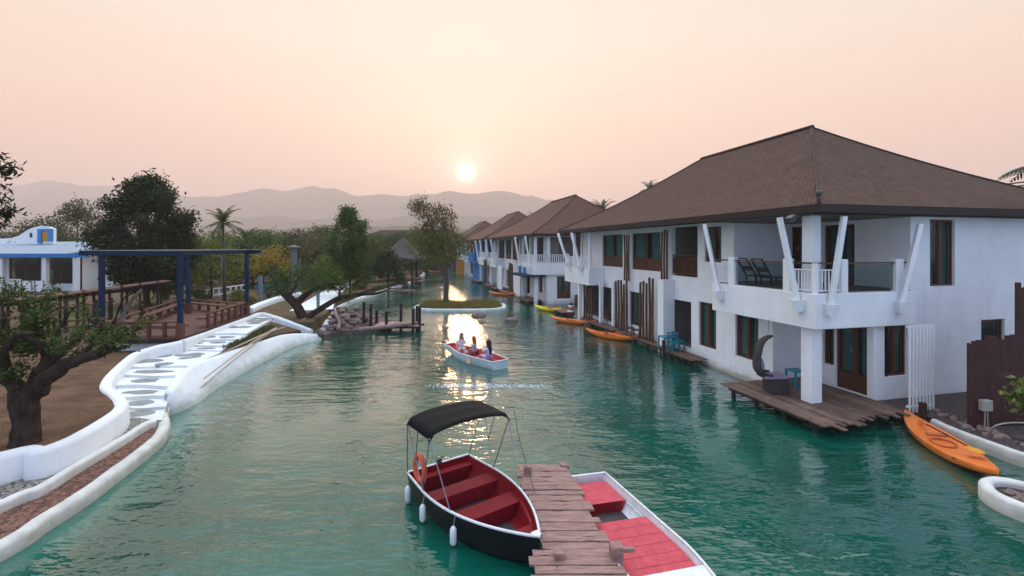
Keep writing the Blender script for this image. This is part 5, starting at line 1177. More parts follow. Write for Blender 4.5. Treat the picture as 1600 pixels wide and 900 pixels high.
# thatched pavilion
ph = thing('thatched_pavilion', 'small open pavilion with a grey thatched conical roof at the water edge', 'pavilion', WP(630, 438, GZ)); c0 = Vector(ph.location); mb = MB(); rg_ = []
for j, (r_, z) in enumerate(((.15, 5.95), (1.1, 5.0), (2.3, 3.9), (3.3, 3.15), (3.35, 2.9), (2.6, 3.1))):
    for k in range(20): a = k / 20 * 6.283; w_ = r_ * (1 + .04 * math.sin(k * 3.1 + j)); rg_.append((c0.x + w_ * math.cos(a), c0.y + w_ * math.sin(a), c0.z + z - .05 * math.sin(k * 5.3)))
mb.add(rg_, [(j * 20 + k, j * 20 + (k + 1) % 20, (j + 1) * 20 + (k + 1) % 20, (j + 1) * 20 + k) for j in range(5) for k in range(20)]); part('roof', mb, M['thatch'], ph)
for a in (.8, 2.4, 3.9, 5.5): mb = MB(); q = c0 + Vector((math.cos(a), math.sin(a), 0)) * 2.2; mb.tube([q - Vector((0, 0, .3)), q + Vector((0, 0, 3.3))], .14, 8); part('post', mb, M['darkw'], ph)
mb = MB(); mb.tube([c0 + Vector((0, 0, .0)), c0 + Vector((0, 0, .3))], 2.5, 16); part('floor', mb, M['redwood'], ph)
# wide brown roofed hall far behind
hl = thing('far_hall', 'wide low brown-roofed hall far behind the thatched pavilion', 'building', WY(640, 400, 130)); Yq = 125.0
mb = MB(); q = [(X(572, Yq), Yq - 6, Z(372, Yq)), (X(722, Yq), Yq - 6, Z(372, Yq)), (X(706, Yq), Yq + 2, Z(359, Yq)), (X(592, Yq), Yq + 2, Z(359, Yq)), (X(572, Yq), Yq + 10, Z(372, Yq)), (X(722, Yq), Yq + 10, Z(372, Yq))]; mb.add(q, [(0, 1, 2, 3), (3, 2, 5, 4), (0, 3, 4), (1, 5, 2), (0, 4, 5, 1)]); part('roof', mb, M['roofr'], hl)
mb = MB(); mb.box(X(580, Yq), X(712, Yq), Yq - 4, Yq + 8, GZ, Z(373, Yq)); part('wall', mb, M['darkw'], hl)
# low landings and boats at the far left
def landing(label, px0, px1, py, z, dep, group='low landings on the left bank', mt=None):
    a, b_ = WP(px0, py, z), WP(px1, py, z); t_ = thing('landing_stage', label, 'landing stage', a.lerp(b_, .5), 0, group); mb = MB(); n_ = max(3, int((b_.x - a.x) / .3))
    for k in range(n_): x0 = a.x + (b_.x - a.x) * k / n_; mb.box(x0, x0 + (b_.x - a.x) / n_ * .9, a.y, a.y + dep, z - .1, z)
    part('boards', mb, mt or M['deck'], t_)
    for x_ in (a.x + .2, b_.x - .2): m = MB(); m.tube([(x_, a.y + .1, -1), (x_, a.y + .1, z + .05)], .1, 7); part('post', m, M['darkw'], t_)
landing('low plank landing sticking out at the end of the white kerb', 604, 645, 455, .35, 2.2); landing('dark landing under the thatched pavilion', 640, 658, 440, .4, 4); landing('thin dark landing running out past the pavilion', 655, 692, 437, .35, 1.6, mt=M['darkw'])
# ---------------------------------------------------------------- rocky jetty
def rock(mb, c, r, seed, flat=.6):
    rr = random.Random(seed); k = (r * rr.uniform(.8, 1.25), r * rr.uniform(.7, 1.1), r * flat * rr.uniform(.8, 1.2)); mb.sphere(c, k, 9, 6, lambda q: 1 + .28 * noise.noise(q * 1.7 + Vector((seed, seed * .7, 0)))); return mb
bed = MB(); bp_ = [WP(*q) for q in ((470, 506, .3), (500, 528, .1), (530, 520, .1), (590, 516, .1), (612, 512, .1), (600, 498, .15), (560, 486, .2), (522, 482, .3), (495, 490, .3))]; bed.prism([(v.x, v.y) for v in bp_], -1, .22)
struct('rocky_bank', bed, mat('rubble_ground', (.22, .15, .13), .9, .6, 5, 1.0, 10, col2=(.08, .055, .05)))
rj = random.Random(9); poly = [(v.x, v.y) for v in bp_]
def inside(x, y):
    c = False
    for i in range(len(poly)):
        (x0, y0), (x1, y1) = poly[i], poly[i - 1]
        if (y0 > y) != (y1 > y) and x < (x1 - x0) * (y - y0) / (y1 - y0) + x0: c = not c
    return c
k = 0; xs_ = [q[0] for q in poly]; ys_ = [q[1] for q in poly]
while k < 105:
    x, y = rj.uniform(min(xs_), max(xs_)), rj.uniform(min(ys_) - .3, max(ys_))
    if not inside(x, y): continue
    r = rj.uniform(.10, .32); mb = MB(); rock(mb, (x, y, .2 + rj.uniform(0, .28)), r, k + 1)
    solo('rock', mb, M['rock'] if rj.random() < .7 else M['rockd'], 'rough pinkish stone in the heap along the rocky jetty', 'rock', 'stones heaped on the rocky jetty', smooth=True); k += 1
# driftwood border logs and jetty boards with posts
for i, (pts, r, lab) in enumerate(([[(560, 515, .45), (590, 512, .5), (625, 508, .5), (655, 505, .5)], .13, 'long pinkish log edging the front of the rocky jetty'], [[(472, 502, .8), (500, 488, .75), (520, 484, .7), (526, 492, .6)], .12, 'curving pale log at the back of the rocky jetty'], [[(524, 490, .65), (530, 503, .6), (528, 514, .5)], .1, 'short curved log in the middle of the rocky jetty'])):
    mb = MB(); mb.tube(smooth_path([WP(*q) for q in pts], 4), r, 8); solo('driftwood_log', mb, mat('pale_log_%d' % i, (.42, .28, .25), .8, .5, 6, .6, 20), lab, 'log', 'logs of the rocky jetty', smooth=True)
jt = thing('timber_jetty', 'narrow timber jetty with upright posts at the end of the rocky heap', 'jetty', WP(630, 512, .3)); a, b_ = WP(585, 508, .45), WP(657, 506, .45); mb = MB()
for kk in range(22): x0 = a.x + (b_.x - a.x) * kk / 22; mb.box(x0, x0 + .15, a.y - .1 + rj.uniform(-.1, .1), a.y + 1.5 + rj.uniform(-.15, .15), .38, .44)
part('boards', mb, M['dock'], jt); mb = MB(); mb.beam((a.x, a.y + .05, .30), (b_.x + .1, a.y + .05, .30), .12, .14); mb.beam((a.x, a.y + 1.2, .30), (b_.x + .1, a.y + 1.2, .30), .12, .14); part('beam', mb, M['darkw'], jt)
for (px, pyt, dy) in ((568, 472, 1.4), (579, 475, 0.9), (588, 484, 1.5), (603, 486, .1), (626, 474, 1.5), (645, 482, .1), (651, 478, 1.3), (655, 480, .2)):
    Yp = a.y + dy; mb = MB(); x_ = (px - CX) * Yp / F; zt_ = WY(px, pyt, Yp).z; mb.tube([(x_, Yp, -1), (x_ + .03, Yp, zt_)], .10, 8); part('post', mb, M['darkw'], jt, smooth=40)
# rocks in the water near the island
for i, (px, py, r, lab) in enumerate(((748, 494, .62, 'largest rock in the water right of the sun glint below the grass island'), (753, 504, .30, 'smallest low rock in the water just in front of the largest one'), (799, 501, .42, 'pale rock in the water farthest to the right of the grass island'))):
    v = WP(px, py, 0); mb = MB(); rock(mb, (v.x, v.y, .02), r, 50 + i, .5); solo('water_rock', mb, M['rock'], lab, 'rock', smooth=True)

# ---------------------------------------------------------------- gravel bed, fence and fittings at the right
kr = smooth_path([WP(1459, 654, .34), WP(1500, 672, .34), WP(1550, 690, .34), WP(1600, 707, .34), WP(1680, 725, .34), WP(1800, 745, .34)], 6)
mb = MB(); mb.sweep(kr, round_prof(.20, 0, -1, 7)); solo('shore_kerb', mb, M['kerb'], 'pale kerb curving along the shore behind the large orange kayak', 'kerb', smooth=50)
mb = MB(); poly2 = [(v.x, v.y) for v in kr] + [(40, 12), (40, 20), tuple(Q(15.5, 13.0, 0)[:2]), tuple(Q(15.5, 11.9, 0)[:2])]; mb.prism(poly2, -1, .33); struct('pebble_bed', mb, M['bedgravel'])
rp_ = random.Random(21)
for i in range(60):
    u = rp_.random(); c = kr[int(u * (len(kr) - 8))]; mb = MB(); r = rp_.uniform(.05, .13); rock(mb, (c.x + rp_.uniform(.15, 1.1) * .5 + .2, c.y + rp_.uniform(.2, 1.4), .34), r, 70 + i, .7)
    solo('pebble', mb, M['rock'] if i % 3 else M['rockd'], 'rounded stone in the pebble bed at the foot of the maroon board fence', 'stone', 'stones at the foot of the maroon fence', smooth=True)
cc = WP(1612, 775, .3); ring = [Vector((cc.x + .62 * math.cos(t_), cc.y + .72 * math.sin(t_), .34)) for t_ in np.linspace(0, 2 * math.pi, 29)[:-1]]
mb = MB(); mb.sweep(ring, round_prof(.24, 0, -1, 7), closed=True); ic = thing('round_planter', 'round white-kerbed bed of stones at the bottom right corner', 'planter', (cc.x, cc.y, 0)); part('kerb', mb, M['kerb'], ic, smooth=50)
mb = MB(); mb.prism([(cc.x + (v.x - cc.x) * .85, cc.y + (v.y - cc.y) * .85) for v in ring], -1, .18); part('soil', mb, M['bedgravel'], ic)
for i in range(26):
    t_, q = rp_.random() * 6.28, rp_.random() ** .5 * .42; mb = MB(); rock(mb, (cc.x + q * math.cos(t_), cc.y + q * math.sin(t_), .2), rp_.uniform(.05, .1), 150 + i, .7); solo('pebble', mb, M['rock'], 'brown stone lying inside the round white-kerbed bed', 'stone', 'stones in the round bed', smooth=True)
# board fence
fa0 = Vector((WY(1519, 668, 13.35).x, 13.35, .3)); fdir = Vector((.96, .10, 0)); fe = thing('board_fence', 'dark maroon fence of uneven upright boards in front of the white house', 'fence', fa0)
for k in range(26):
    w_ = .155; p = fa0 + fdir * (k * .16); h_ = 2.48 + (0, .0, .01, .12, .12, .0, .0, .14, .14, .14)[k % 10] + rp_.uniform(-.02, .02)
    if k >= 9: h_ += 1.5
    y_ = p.y + rp_.uniform(-.015, .015); mb = MB(); mb.box(p.x, p.x + w_ - .008, y_, y_ + .05, .2, .3 + h_); part('board', mb, M['fence'], fe, bevel=.008)
mb = MB(); mb.box(fa0.x + .02, fa0.x + 4, fa0.y + .07, fa0.y + .14, 1.7, 1.85); mb.box(fa0.x - .07, fa0.x - .01, fa0.y - .02, fa0.y + .09, .2, 2.7); part('frame', mb, M['fence'], fe)
lv = WP(1541, 670, .34); ob = thing('outlet_box', 'cream electrical box on two thin legs before the maroon fence', 'electrical box', lv); zt1, zt0 = WY(1541, 625, lv.y).z, WY(1541, 642, lv.y).z
mb = MB(); mb.box(lv.x - .14, lv.x + .14, lv.y - .06, lv.y + .1, zt0, zt1); part('box', mb, M['plastic'], ob, bevel=.02)
for dx in (-.05, .05): mb = MB(); mb.tube([(lv.x + dx, lv.y, .3), (lv.x + dx * .6, lv.y, zt0 + .02)], .016, 7); part('leg', mb, M['plastic'], ob)
hp = MB(); hp.tube(smooth_path([WP(1547, 672, .38), WP(1556, 665, .55), WP(1576, 661, .62), WP(1605, 661, .62), WP(1680, 664, .6)], 5), .022, 7); solo('pipe', hp, M['plastic'], 'thin pale pipe arching right from the electrical box', 'pipe', smooth=True)
for i, (y0, y1) in enumerate(((292, 281), (295, 289), (298, 293))):
    mb = MB(); A, B2 = WY(1480, y0 + 5, 34), WY(1720, y1 - 12, 24); mb.tube([A, A.lerp(B2, .5) - Vector((0, 0, .06)), B2], .045, 5)
    solo('power_line', mb, M['black'], ['topmost thin dark cable above the right end of the roof', 'middle thin dark cable above the right end of the roof', 'lowest thin dark cable above the right end of the roof'][i], 'cable')

# ---------------------------------------------------------------- furniture on the decks
FLZ = .41
def blue_table(loc, lab, w_=.55, h_=.5, mt=None, grp=None):
    t_ = thing('side_table', lab, 'table', loc, math.atan2(EY, EX), grp); m = MB(); m.box(-w_ / 2, w_ / 2, -w_ / 2, w_ / 2, h_ - .05, h_); part('tabletop', m, mt or M['teal'], t_, local=True, bevel=.01)
    for a in (-1, 1):
        for b2 in (-1, 1): m = MB(); x_, y_ = a * (w_ / 2 - .04), b2 * (w_ / 2 - .04); m.box(x_ - .03, x_ + .03, y_ - .03, y_ + .03, 0, h_ - .05); part('leg', m, mt or M['teal'], t_, local=True)
    m = MB(); m.box(-w_ / 2 + .03, w_ / 2 - .03, -w_ / 2 + .02, -w_ / 2 + .04, .08, .13); m.box(-w_ / 2 + .03, w_ / 2 - .03, w_ / 2 - .04, w_ / 2 - .02, .08, .13); part('stretcher', m, mt or M['teal'], t_, local=True); return t_
v = WP(1246, 606, FLZ); blue_table((v.x, v.y + .1, FLZ), 'square teal stool-table beside the hanging chair on the widest deck', .50, .62)
def chair(loc, rz, lab, mt=None, grp=None, h_=.9):
    t_ = thing('chair', lab, 'chair', loc, rz, grp); mt = mt or M['teal']; m = MB(); m.box(-.22, .22, -.22, .22, .42, .46); part('seat', m, mt, t_, local=True)
    for a in (-1, 1):
        for b2 in (-1, 1): m = MB(); m.box(a * .2 - .02, a * .2 + .02, b2 * .2 - .02, b2 * .2 + .02, 0, .42 if b2 < 0 else h_); part('leg', m, mt, t_, local=True)
    m = MB(); [m.box(-.18, .18, .19, .21, z, z + .07) for z in (.56, .68, .80)]; part('backrest', m, mt, t_, local=True); return t_
v = Q(13.15, s_at(1041, 13.15), 0); blue_table((v.x, v.y, .35), 'small teal table on the deck under the nearest house, left of the teal chairs', .6, .66)
v = Q(13.7, s_at(1060, 13.7), 0); chair((v.x, v.y, .35), 1.9, 'teal chair right of the small teal table, inside the porch opening', grp='teal chairs under the nearest house'); v = Q(13.3, s_at(1053, 13.3), 0); chair((v.x, v.y, .35), .3, 'teal chair directly behind the small teal table', grp='teal chairs under the nearest house')
for px, lab in ((985, 'dark wooden chair between the two bamboo pole screens, nearer the far screen'), (993, 'dark wooden chair between the two bamboo pole screens, nearer the camera')): v = Q(13.2, s_at(px, 13.2), 0); chair((v.x, v.y, .35), 1.4, lab, M['brownw'], 'dark chairs by the pole screens')
for px, lab in ((948, 'dark chair in the shade of the far porch, left one'), (953, 'dark chair in the shade of the far porch, right one')): v = Q(13.9, s_at(px, 13.9), 0); chair((v.x, v.y, .46), 1.6, lab, M['brownw'], 'dark chairs in the far porch')
# lounge chairs on the balcony
for px, pc, lab in ((1168, 14.2, 'dark wooden reclining chair on the corner balcony, farther one'), (1192, 14.0, 'dark wooden reclining chair on the corner balcony, nearer one')):
    s_ = s_at(px + 14, pc); v = Q(pc, s_, UZ); t_ = thing('reclining_chair', lab, 'chair', v, math.atan2(EY, EX), 'reclining chairs on the balcony'); m = MB(); m.box(-.3, .5, -.28, .28, .30, .35); part('seat', m, M['darkw'], t_, local=True)
    m = MB()
    for y_ in (-.27, .27): m.beam((-.25, y_, .32), (-.70, y_, 1.02), .05, .05)
    m.beam((-.70, -.27, 1.02), (-.70, .27, 1.02), .05, .05); m.beam((-.45, -.27, .62), (-.45, .27, .62), .03, .18); part('backrest', m, M['darkw'], t_, local=True)
    for a in (-.25, .45):
        for y_ in (-.27, .27): m = MB(); m.beam((a, y_, 0), (a, y_, .3), .05, .05, up=(0, 1, 0)); part('leg', m, M['darkw'], t_, local=True)
rp2 = MB(); v = Q(14.5, 12.5, 0); rp2.sphere((v.x, v.y, UZ + .09), (.10, .10, .09), 10, 6); solo('red_pot', rp2, M['maroon'], 'tiny dark red pot on the corner balcony edge behind the glass', 'pot', smooth=True)
# hanging chair: curved wicker shell on a solid base
hv = WP(1206, 617, FLZ); hc = thing('lounge_chair', 'curved hooded wicker lounge chair with a mauve cushion on the widest deck', 'chair', (hv.x, hv.y, FLZ), 0)
# profile in the picture plane: back arc from the hood tip down to the seat
arc = [(1210, 527), (1200, 528), (1190, 534), (1183, 546), (1180, 562), (1181, 578), (1187, 588), (1197, 594), (1207, 596)]
P3 = [WY(x, y, hv.y) for x, y in arc]; dv = Vector((.35, 1, 0)).normalized()
m = MB(); vs = []; th = .05; W0 = [.06, .16, .24, .30, .34, .36, .36, .35, .34]
sp = smooth_path(P3, 4); ww = np.interp(np.linspace(0, 8, len(sp)), range(9), W0)
for i, p in enumerate(sp):
    t_ = (sp[min(i + 1, len(sp) - 1)] - sp[max(i - 1, 0)]).normalized(); nn = Vector((t_.z, 0, -t_.x))
    for q in np.linspace(-1, 1, 7):
        lip = nn * (-(.20 * (abs(q) ** 2.2)) * min(1, ww[i] / .3)); vs.append(p + dv * (ww[i] * q + .35) + lip)
n7 = 7; fs = [(i * n7 + k, i * n7 + k + 1, (i + 1) * n7 + k + 1, (i + 1) * n7 + k) for i in range(len(sp) - 1) for k in range(n7 - 1)]
m.add(vs, fs); sh_ = part('wicker_shell', m, M['wicker'], hc, smooth=True); sd_ = sh_.modifiers.new('solid', 'SOLIDIFY'); sd_.thickness = .05; sd_.offset = 0
m = MB(); b0, b1 = WY(1206, 615, hv.y), WY(1234, 596, hv.y); m.box(b0.x, b1.x, hv.y - .02, hv.y + .62, FLZ, b1.z + .02); part('base', m, M['wicker'], hc, bevel=.02)
m = MB(); s0_, s1_ = WY(1196, 594, hv.y), WY(1234, 590, hv.y); m.box(s0_.x, s1_.x, hv.y + .0, hv.y + .66, s0_.z, s0_.z + .12); part('seat_cushion', m, M['cushion'], hc, bevel=.05)
m = MB(); c_ = WY(1193, 574, hv.y); m.sphere((c_.x, c_.y + .35, c_.z), (.16, .30, .30), 14, 10); part('back_cushion', m, M['cushion'], hc, smooth=True)
m = MB(); t0 = WY(1209, 527, hv.y); m.tube([(t0.x, t0.y + .36, t0.z), (t0.x + .03, t0.y + .36, t0.z + .55)], .012, 6); part('hanging_chain', m, M['steel'], hc)
# striped figure-like buoy stack on the far deck
v = Q(12.8, s_at(892, 12.8), 0); bs = thing('lantern', 'small pink and white striped lantern on the far deck beside the yellow kayak', 'lantern', (v.x, v.y, .34))
for k, (r_, z, mt) in enumerate(((.34, .12, M['red']), (.30, .34, M['gel']), (.26, .52, M['pink']), (.20, .70, M['gel']), (.13, .86, M['red']))): m = MB(); m.sphere((0, 0, z), (r_, r_, .12), 12, 6); part('ring', m, mt, bs, local=True, smooth=True)
# ---------------------------------------------------------------- boats
def hull_w(t, B, stern=.92, pt=2.3, full=.35):
    w = B / 2 * (1 - max(0, (t - full) / (1 - full)) ** pt); return w * (stern + (1 - stern) * min(1, t / full))
def build_boat(name, label, loc, rz, Ln, B, fr, mt_out, mt_in, mt_rim, stern=.92, pt=2.3, full=.35, sheer=.12, zb=.06, group=None, cat='boat', bow_w=0.0, n_=22):
    """x runs from stern (0) to bow (Ln); returns the root and a half-width function"""
    t_ = thing(name, label, cat, loc, rz, group)
    def w(t): return max(bow_w / 2, hull_w(t, B, stern, pt, full))
    def rim(t): return fr + sheer * t * t
    out, inn = [], []
    ts = [i / n_ for i in range(n_ + 1)]
    for t in ts:
        ww = w(t); zr = rim(t); rise = max(0, t - .62) / .38; kz = -.14 + rise ** 2 * (.30 if bow_w == 0 else .34); x = Ln * t
        out.append([(x, 0, kz), (x, ww * .62, kz + .02), (x + .02 * rise, ww * .88, kz + .14), (x, ww * .97, zr * .62), (x, ww, zr)])
        wi = max(.0, ww - .035); kz2 = zb + rise ** 2 * .16
        inn.append([(x, 0, kz2), (x, wi * .60, kz2), (x, wi * .80, kz2 + .06), (x, wi * .93, zr * .62), (x, wi, zr)])
    def skin(rows_):
        mb = MB(); full_ = [[(x, -y, z) for x, y, z in r[::-1]] + r[1:] for r in rows_]; n = len(full_[0]); vs = [v for r in full_ for v in r]
        mb.add(vs, [(i * n + k, i * n + k + 1, (i + 1) * n + k + 1, (i + 1) * n + k) for i in range(len(full_) - 1) for k in range(n - 1)]); mb.add(full_[0], [tuple(range(n))])
        if bow_w: mb.add(full_[-1], [tuple(range(n))[::-1]])
        return mb
    part('hull', skin(out), mt_out, t_, local=True, smooth=45, weld=True); io = inn; io[0] = [(x + .04, y * .98, z) for x, y, z in io[0]]
    if bow_w: io[-1] = [(x - .04, y, z) for x, y, z in io[-1]]
    part('inner_hull', skin(io), mt_in, t_, local=True, smooth=45, weld=True)
    edge = [(Ln * t, w(t), rim(t)) for t in ts]; loop_ = edge + [(x, -y, z) for x, y, z in edge[::-1]]; 
    if not bow_w: loop_ = loop_[:len(edge)] + loop_[len(edge) + 1:]
    mb = MB(); mb.tube(loop_, .026, 8, closed=True); part('gunwale', mb, mt_rim, t_, local=True, smooth=True)
    return t_, w, rim
def bench(parent, w, x0, x1, z, h, mt, Ln, name='bench', lbl=None, inset=.06, front=True):
    mb = MB(); n_ = 4; top = [(x0 + (x1 - x0) * k / n_) for k in range(n_ + 1)]; P = [(x, w(x / Ln) - inset) for x in top]; m_ = len(P); bt = [(x, (y + inset) * .80 - .05) for x, y in P]; tp_ = [(x, y) for x, y in P] + [(x, -y) for x, y in P[::-1]]; bt = bt + [(x, -y) for x, y in bt[::-1]]; N2 = 2 * m_
    mb.add([(x, y, z - h) for x, y in bt] + [(x, y, z) for x, y in tp_], [tuple(range(N2))[::-1], tuple(range(N2, 2 * N2))] + [(q, (q + 1) % N2, N2 + (q + 1) % N2, N2 + q) for q in range(N2)]); return part(name, mb, mt, parent, local=True, bevel=.012, label=lbl)

# canopy boat
Sx, Bx_ = Vector((-1.66, 10.78)), Vector((.46, 7.86)); dv = Bx_ - Sx; LnA = dv.length; rz = math.atan2(dv.y, dv.x)
cb, w, rim = build_boat('canopy_boat', 'dark hulled rowing boat with red interior and a dark canopy beside the plank jetty', (Sx.x, Sx.y, 0), rz, LnA, 1.72, .50, M['hull_dark'], M['redhi'], M['gel'], stern=.90, pt=2.2, full=.30, sheer=.10)
mb = MB(); mb.prism([(.05, -.55), (LnA * .82, -.30), (LnA * .82, .30), (.05, .55)], .065, .075); part('floor', mb, M['greyf'], cb, local=True)
bench(cb, w, .04, .26, .38, .30, M['red'], LnA, 'stern_seat'); bench(cb, w, .82, 1.22, .38, .30, M['red'], LnA); bench(cb, w, 1.78, 2.20, .38, .30, M['red'], LnA); bench(cb, w, 2.98, 3.50, .42, .06, M['red'], LnA, 'bow_seat')
for sgn in (-1, 1):
    for z in (.30, .36):
        mb = MB(); mb.tube([(x, sgn * (w(x / LnA) - .055 - (.5 - z) * .1), z + .05) for x in np.linspace(2.25, 2.95, 6)], .008, 5); part('side_rib', mb, M['pink'], cb, local=True)
mb = MB(); mb.box(LnA - .16, LnA - .02, -.07, .07, .605, .625); part('bow_plate', mb, M['gel'], cb, local=True, bevel=.01)
mb = MB(); mb.box(-.03, .03, -.06, .06, .46, .60); part('stern_cleat', mb, M['greyd'], cb, local=True, bevel=.01)
# canopy: arched across the boat, low hump along it
cx0, cx1, cyw, cz = .36, 1.46, .96, 1.83; mb = MB(); nu, nv = 16, 20; vs = []
def canopy_pt(u, v, dz=0):
    y = (v - .5) * 2 * cyw; x = cx0 + (cx1 - cx0) * u; arch = .13 * (1 - (abs(v - .5) * 2) ** 2.6); sag = .030 * math.sin(math.pi * 2 * (u - .25)) if False else -.022 * math.sin(math.pi * ((u * 2) % 1))
    edge = -.10 * max(0, (abs(v - .5) * 2 - .90) / .10) ** 1.0 - .05 * max(0, (abs(u - .5) * 2 - .92) / .08)
    return (x, y, cz + arch + sag * (1 - abs(v - .5)) + edge + dz)
for i in range(nu + 1):
    for j in range(nv + 1): vs.append(canopy_pt(i / nu, j / nv))
mb.add(vs, [(i * (nv + 1) + j, i * (nv + 1) + j + 1, (i + 1) * (nv + 1) + j + 1, (i + 1) * (nv + 1) + j) for i in range(nu) for j in range(nv)])
cn = part('canopy', mb, M['canvas'], cb, local=True, smooth=True); sd_ = cn.modifiers.new('solid', 'SOLIDIFY'); sd_.thickness = .018
for u in (.03, .5, .97): mb = MB(); mb.tube([canopy_pt(u, j / 14, -.03) for j in range(15)], .012, 6); part('canopy_bow', mb, M['steel'], cb, local=True, smooth=True)
for sg in (-1, 1):
    e = lambda u: (cx0 + (cx1 - cx0) * u, sg * (cyw - .02), cz - .09); g_ = lambda x: (x, sg * w(x / LnA), rim(x / LnA) + .01)
    for a, b_ in ((e(.03), g_(.02)), (e(.03), g_(.95)), (e(.97), g_(.95)), (e(.97), g_(1.95)), (e(.5), tuple(np.array(e(.03)) * .45 + np.array(g_(.95)) * .55))):
        mb = MB(); mb.tube([a, b_], .011, 6); part('canopy_pole', mb, M['steel'], cb, local=True)
# near side fenders hang from the gunwale
for x_ in (.30, 1.15, 2.15):
    p = Matrix.Translation((Sx.x, Sx.y, 0)) @ Matrix.Rotation(rz, 4, 'Z') @ Vector((x_, -(w(x_ / LnA) + .09), 0)); ft_ = thing('fender', ['white hanging fender nearest the stern of the canopy boat', 'middle white hanging fender on the side of the canopy boat', 'white hanging fender nearest the bow of the canopy boat'][(.30, 1.15, 2.15).index(x_)], 'fender', (p.x, p.y, .02), 0, 'fenders of the canopy boat')
    mb = MB(); mb.tube([(0, 0, 0), (0, 0, .02), (0, 0, .06), (0, 0, .28), (0, 0, .32), (0, 0, .35)], [.02, .045, .062, .062, .045, .02], 12); part('body', mb, M['fender'], ft_, local=True, smooth=60)
    mb = MB(); mb.tube([(0, 0, .35), (.03, .05, .51)], .008, 5); part('cord', mb, M['rope'], ft_, local=True)
# life ring leaning on the stern
lp = Matrix.Translation((Sx.x, Sx.y, 0)) @ Matrix.Rotation(rz, 4, 'Z') @ Vector((.40, -.66, .70)); mb = MB()
lr = thing('life_ring', 'orange life ring hung upright on the stern corner of the canopy boat', 'life ring', lp); ringp = [(.07 * math.cos(a) + 0, .235 * math.cos(a), .30 * math.sin(a)) for a in np.linspace(0, 2 * math.pi, 33)[:-1]]
ringp = [Vector((.20 * math.cos(a), .05 * math.cos(a), .275 * math.sin(a))) for a in np.linspace(0, 2 * math.pi, 33)[:-1]]; lr.rotation_euler = (0, 0, rz - R(12) + R(90) * 0)
mb.tube(ringp, .058, 10, closed=True); part('ring', mb, M['buoy'], lr, local=True, smooth=True)
mb = MB(); mb.tube([v * 1.30 for v in ringp], .006, 5, closed=True); part('grab_line', mb, M['rope'], lr, local=True)
# mooring ropes
mb = MB(); mb.tube(smooth_path([WY(803, 642, 10.2), WY(815, 700, 9.9), WP(836, 770, .5)], 4), .007, 5); solo('mooring_rope', mb, M['greyd'], 'thin dark stay running from the canopy corner to the plank jetty', 'rope')
mb = MB(); mb.tube(smooth_path([Vector((.47, 7.85, .58)), WP(858, 872, .35), WP(868, 888, .35), WP(872, 880, .62)], 4), .010, 5); solo('mooring_rope', mb, M['rope'], 'pale mooring rope from the bow of the canopy boat to the jetty post', 'rope', smooth=True)

# plank jetty
Mb = Matrix.Translation((Sx.x, Sx.y, 0)) @ Matrix.Rotation(rz, 4, 'Z'); NbX, NbY = -math.sin(rz), math.cos(rz)
pj = thing('plank_jetty', 'weathered reddish plank jetty between the canopy boat and the red and white boat', 'jetty', (.9, 8, .4)); rj2 = random.Random(31); L0, L1 = Vector((.14, 10.85)), Vector((.47, 4.6)); R0_, R1_ = Vector((1.22, 10.85)), Vector((2.05, 4.6))
y = 10.85; mbs = []
while y > 4.7:
    wd_ = rj2.choice([.16, .19, .22, .25, .17]); u0, u1 = (10.85 - y) / 6.25, (10.85 - y + wd_ - .018) / 6.25; a, b_ = L0.lerp(L1, u0), R0_.lerp(R1_, u0); c, d = R0_.lerp(R1_, u1), L0.lerp(L1, u1)
    ymid = y - wd_ / 2; bx_r = max([-9] + [(Mb @ Vector((LnA * q, 0, 0))).x + (hull_w(q, 1.72, .90, 2.2, .30) + .05) * NbX for q in np.linspace(0, 1, 120) if abs((Mb @ Vector((LnA * q, 0, 0))).y + (hull_w(q, 1.72, .90, 2.2, .30) + .05) * NbY - ymid) < .16])
    if bx_r > a.x: a = Vector((bx_r, a.y)); d = Vector((max(d.x, bx_r), d.y))
    el, er = rj2.uniform(-.06, .05) if bx_r < L0.x else .0, rj2.uniform(-.05, .09); sk = rj2.uniform(-.015, .015); zt_ = .46 + rj2.uniform(-.012, .012); mb = MB()
    # worn edges: 6 segments with small wobble
    k_ = 7; fr_, bk_ = [], []
    for q in range(k_ + 1):
        t = q / k_; A = a.lerp(b_, t); D = d.lerp(c, t); wob = rj2.uniform(-.006, .006); ex = (el * (1 - t) + er * t)
        fr_.append((A.x + ex, A.y + sk + wob)); bk_.append((D.x + ex, D.y + sk + rj2.uniform(-.006, .006)))
    if rj2.random() < .35: q = rj2.randint(1, k_ - 1); fr_[q] = (fr_[q][0], fr_[q][1] - .03); bk_[q] = (bk_[q][0], bk_[q][1] + .02)
    mb.prism(fr_ + bk_[::-1], zt_ - .045, zt_); part('plank', mb, M['dock'], pj, bevel=.006); y -= wd_
for (a, b_) in (((.36, 10.75), (.66, 4.7)), ((1.08, 10.75), (1.66, 4.7))): mb = MB(); mb.beam((*a, .34), (*b_, .34), .10, .14); part('stringer', mb, M['darkw'], pj)
for (px, py, top, r, sq) in ((824, 775, 727, .085, 1), (880, 742, 724, .08, 1), (873, 905, 860, .085, 1), (962, 892, 850, .10, 1), (840, 862, 845, .07, 0)):
    Yp = {824: 10.35, 880: 10.75, 873: 7.55, 962: 7.55, 840: 8.3}[px]; mb = MB(); x_ = (px - CX) * Yp / F; zt_ = WY(px, top, Yp).z; mb.beam((x_, Yp, -1), (x_ + .01, Yp, zt_), r * 2, r * 2, up=(0, 1, 0)); part('post', mb, M['dock'], pj, bevel=.02)
mb = MB(); p = WY(957, 853, 7.6); mb.beam((p.x - .05, 7.45, p.z + .02), (p.x + .33, 7.55, p.z - .02), .07, .07); part('cross_piece', mb, M['dock'], pj, bevel=.01)

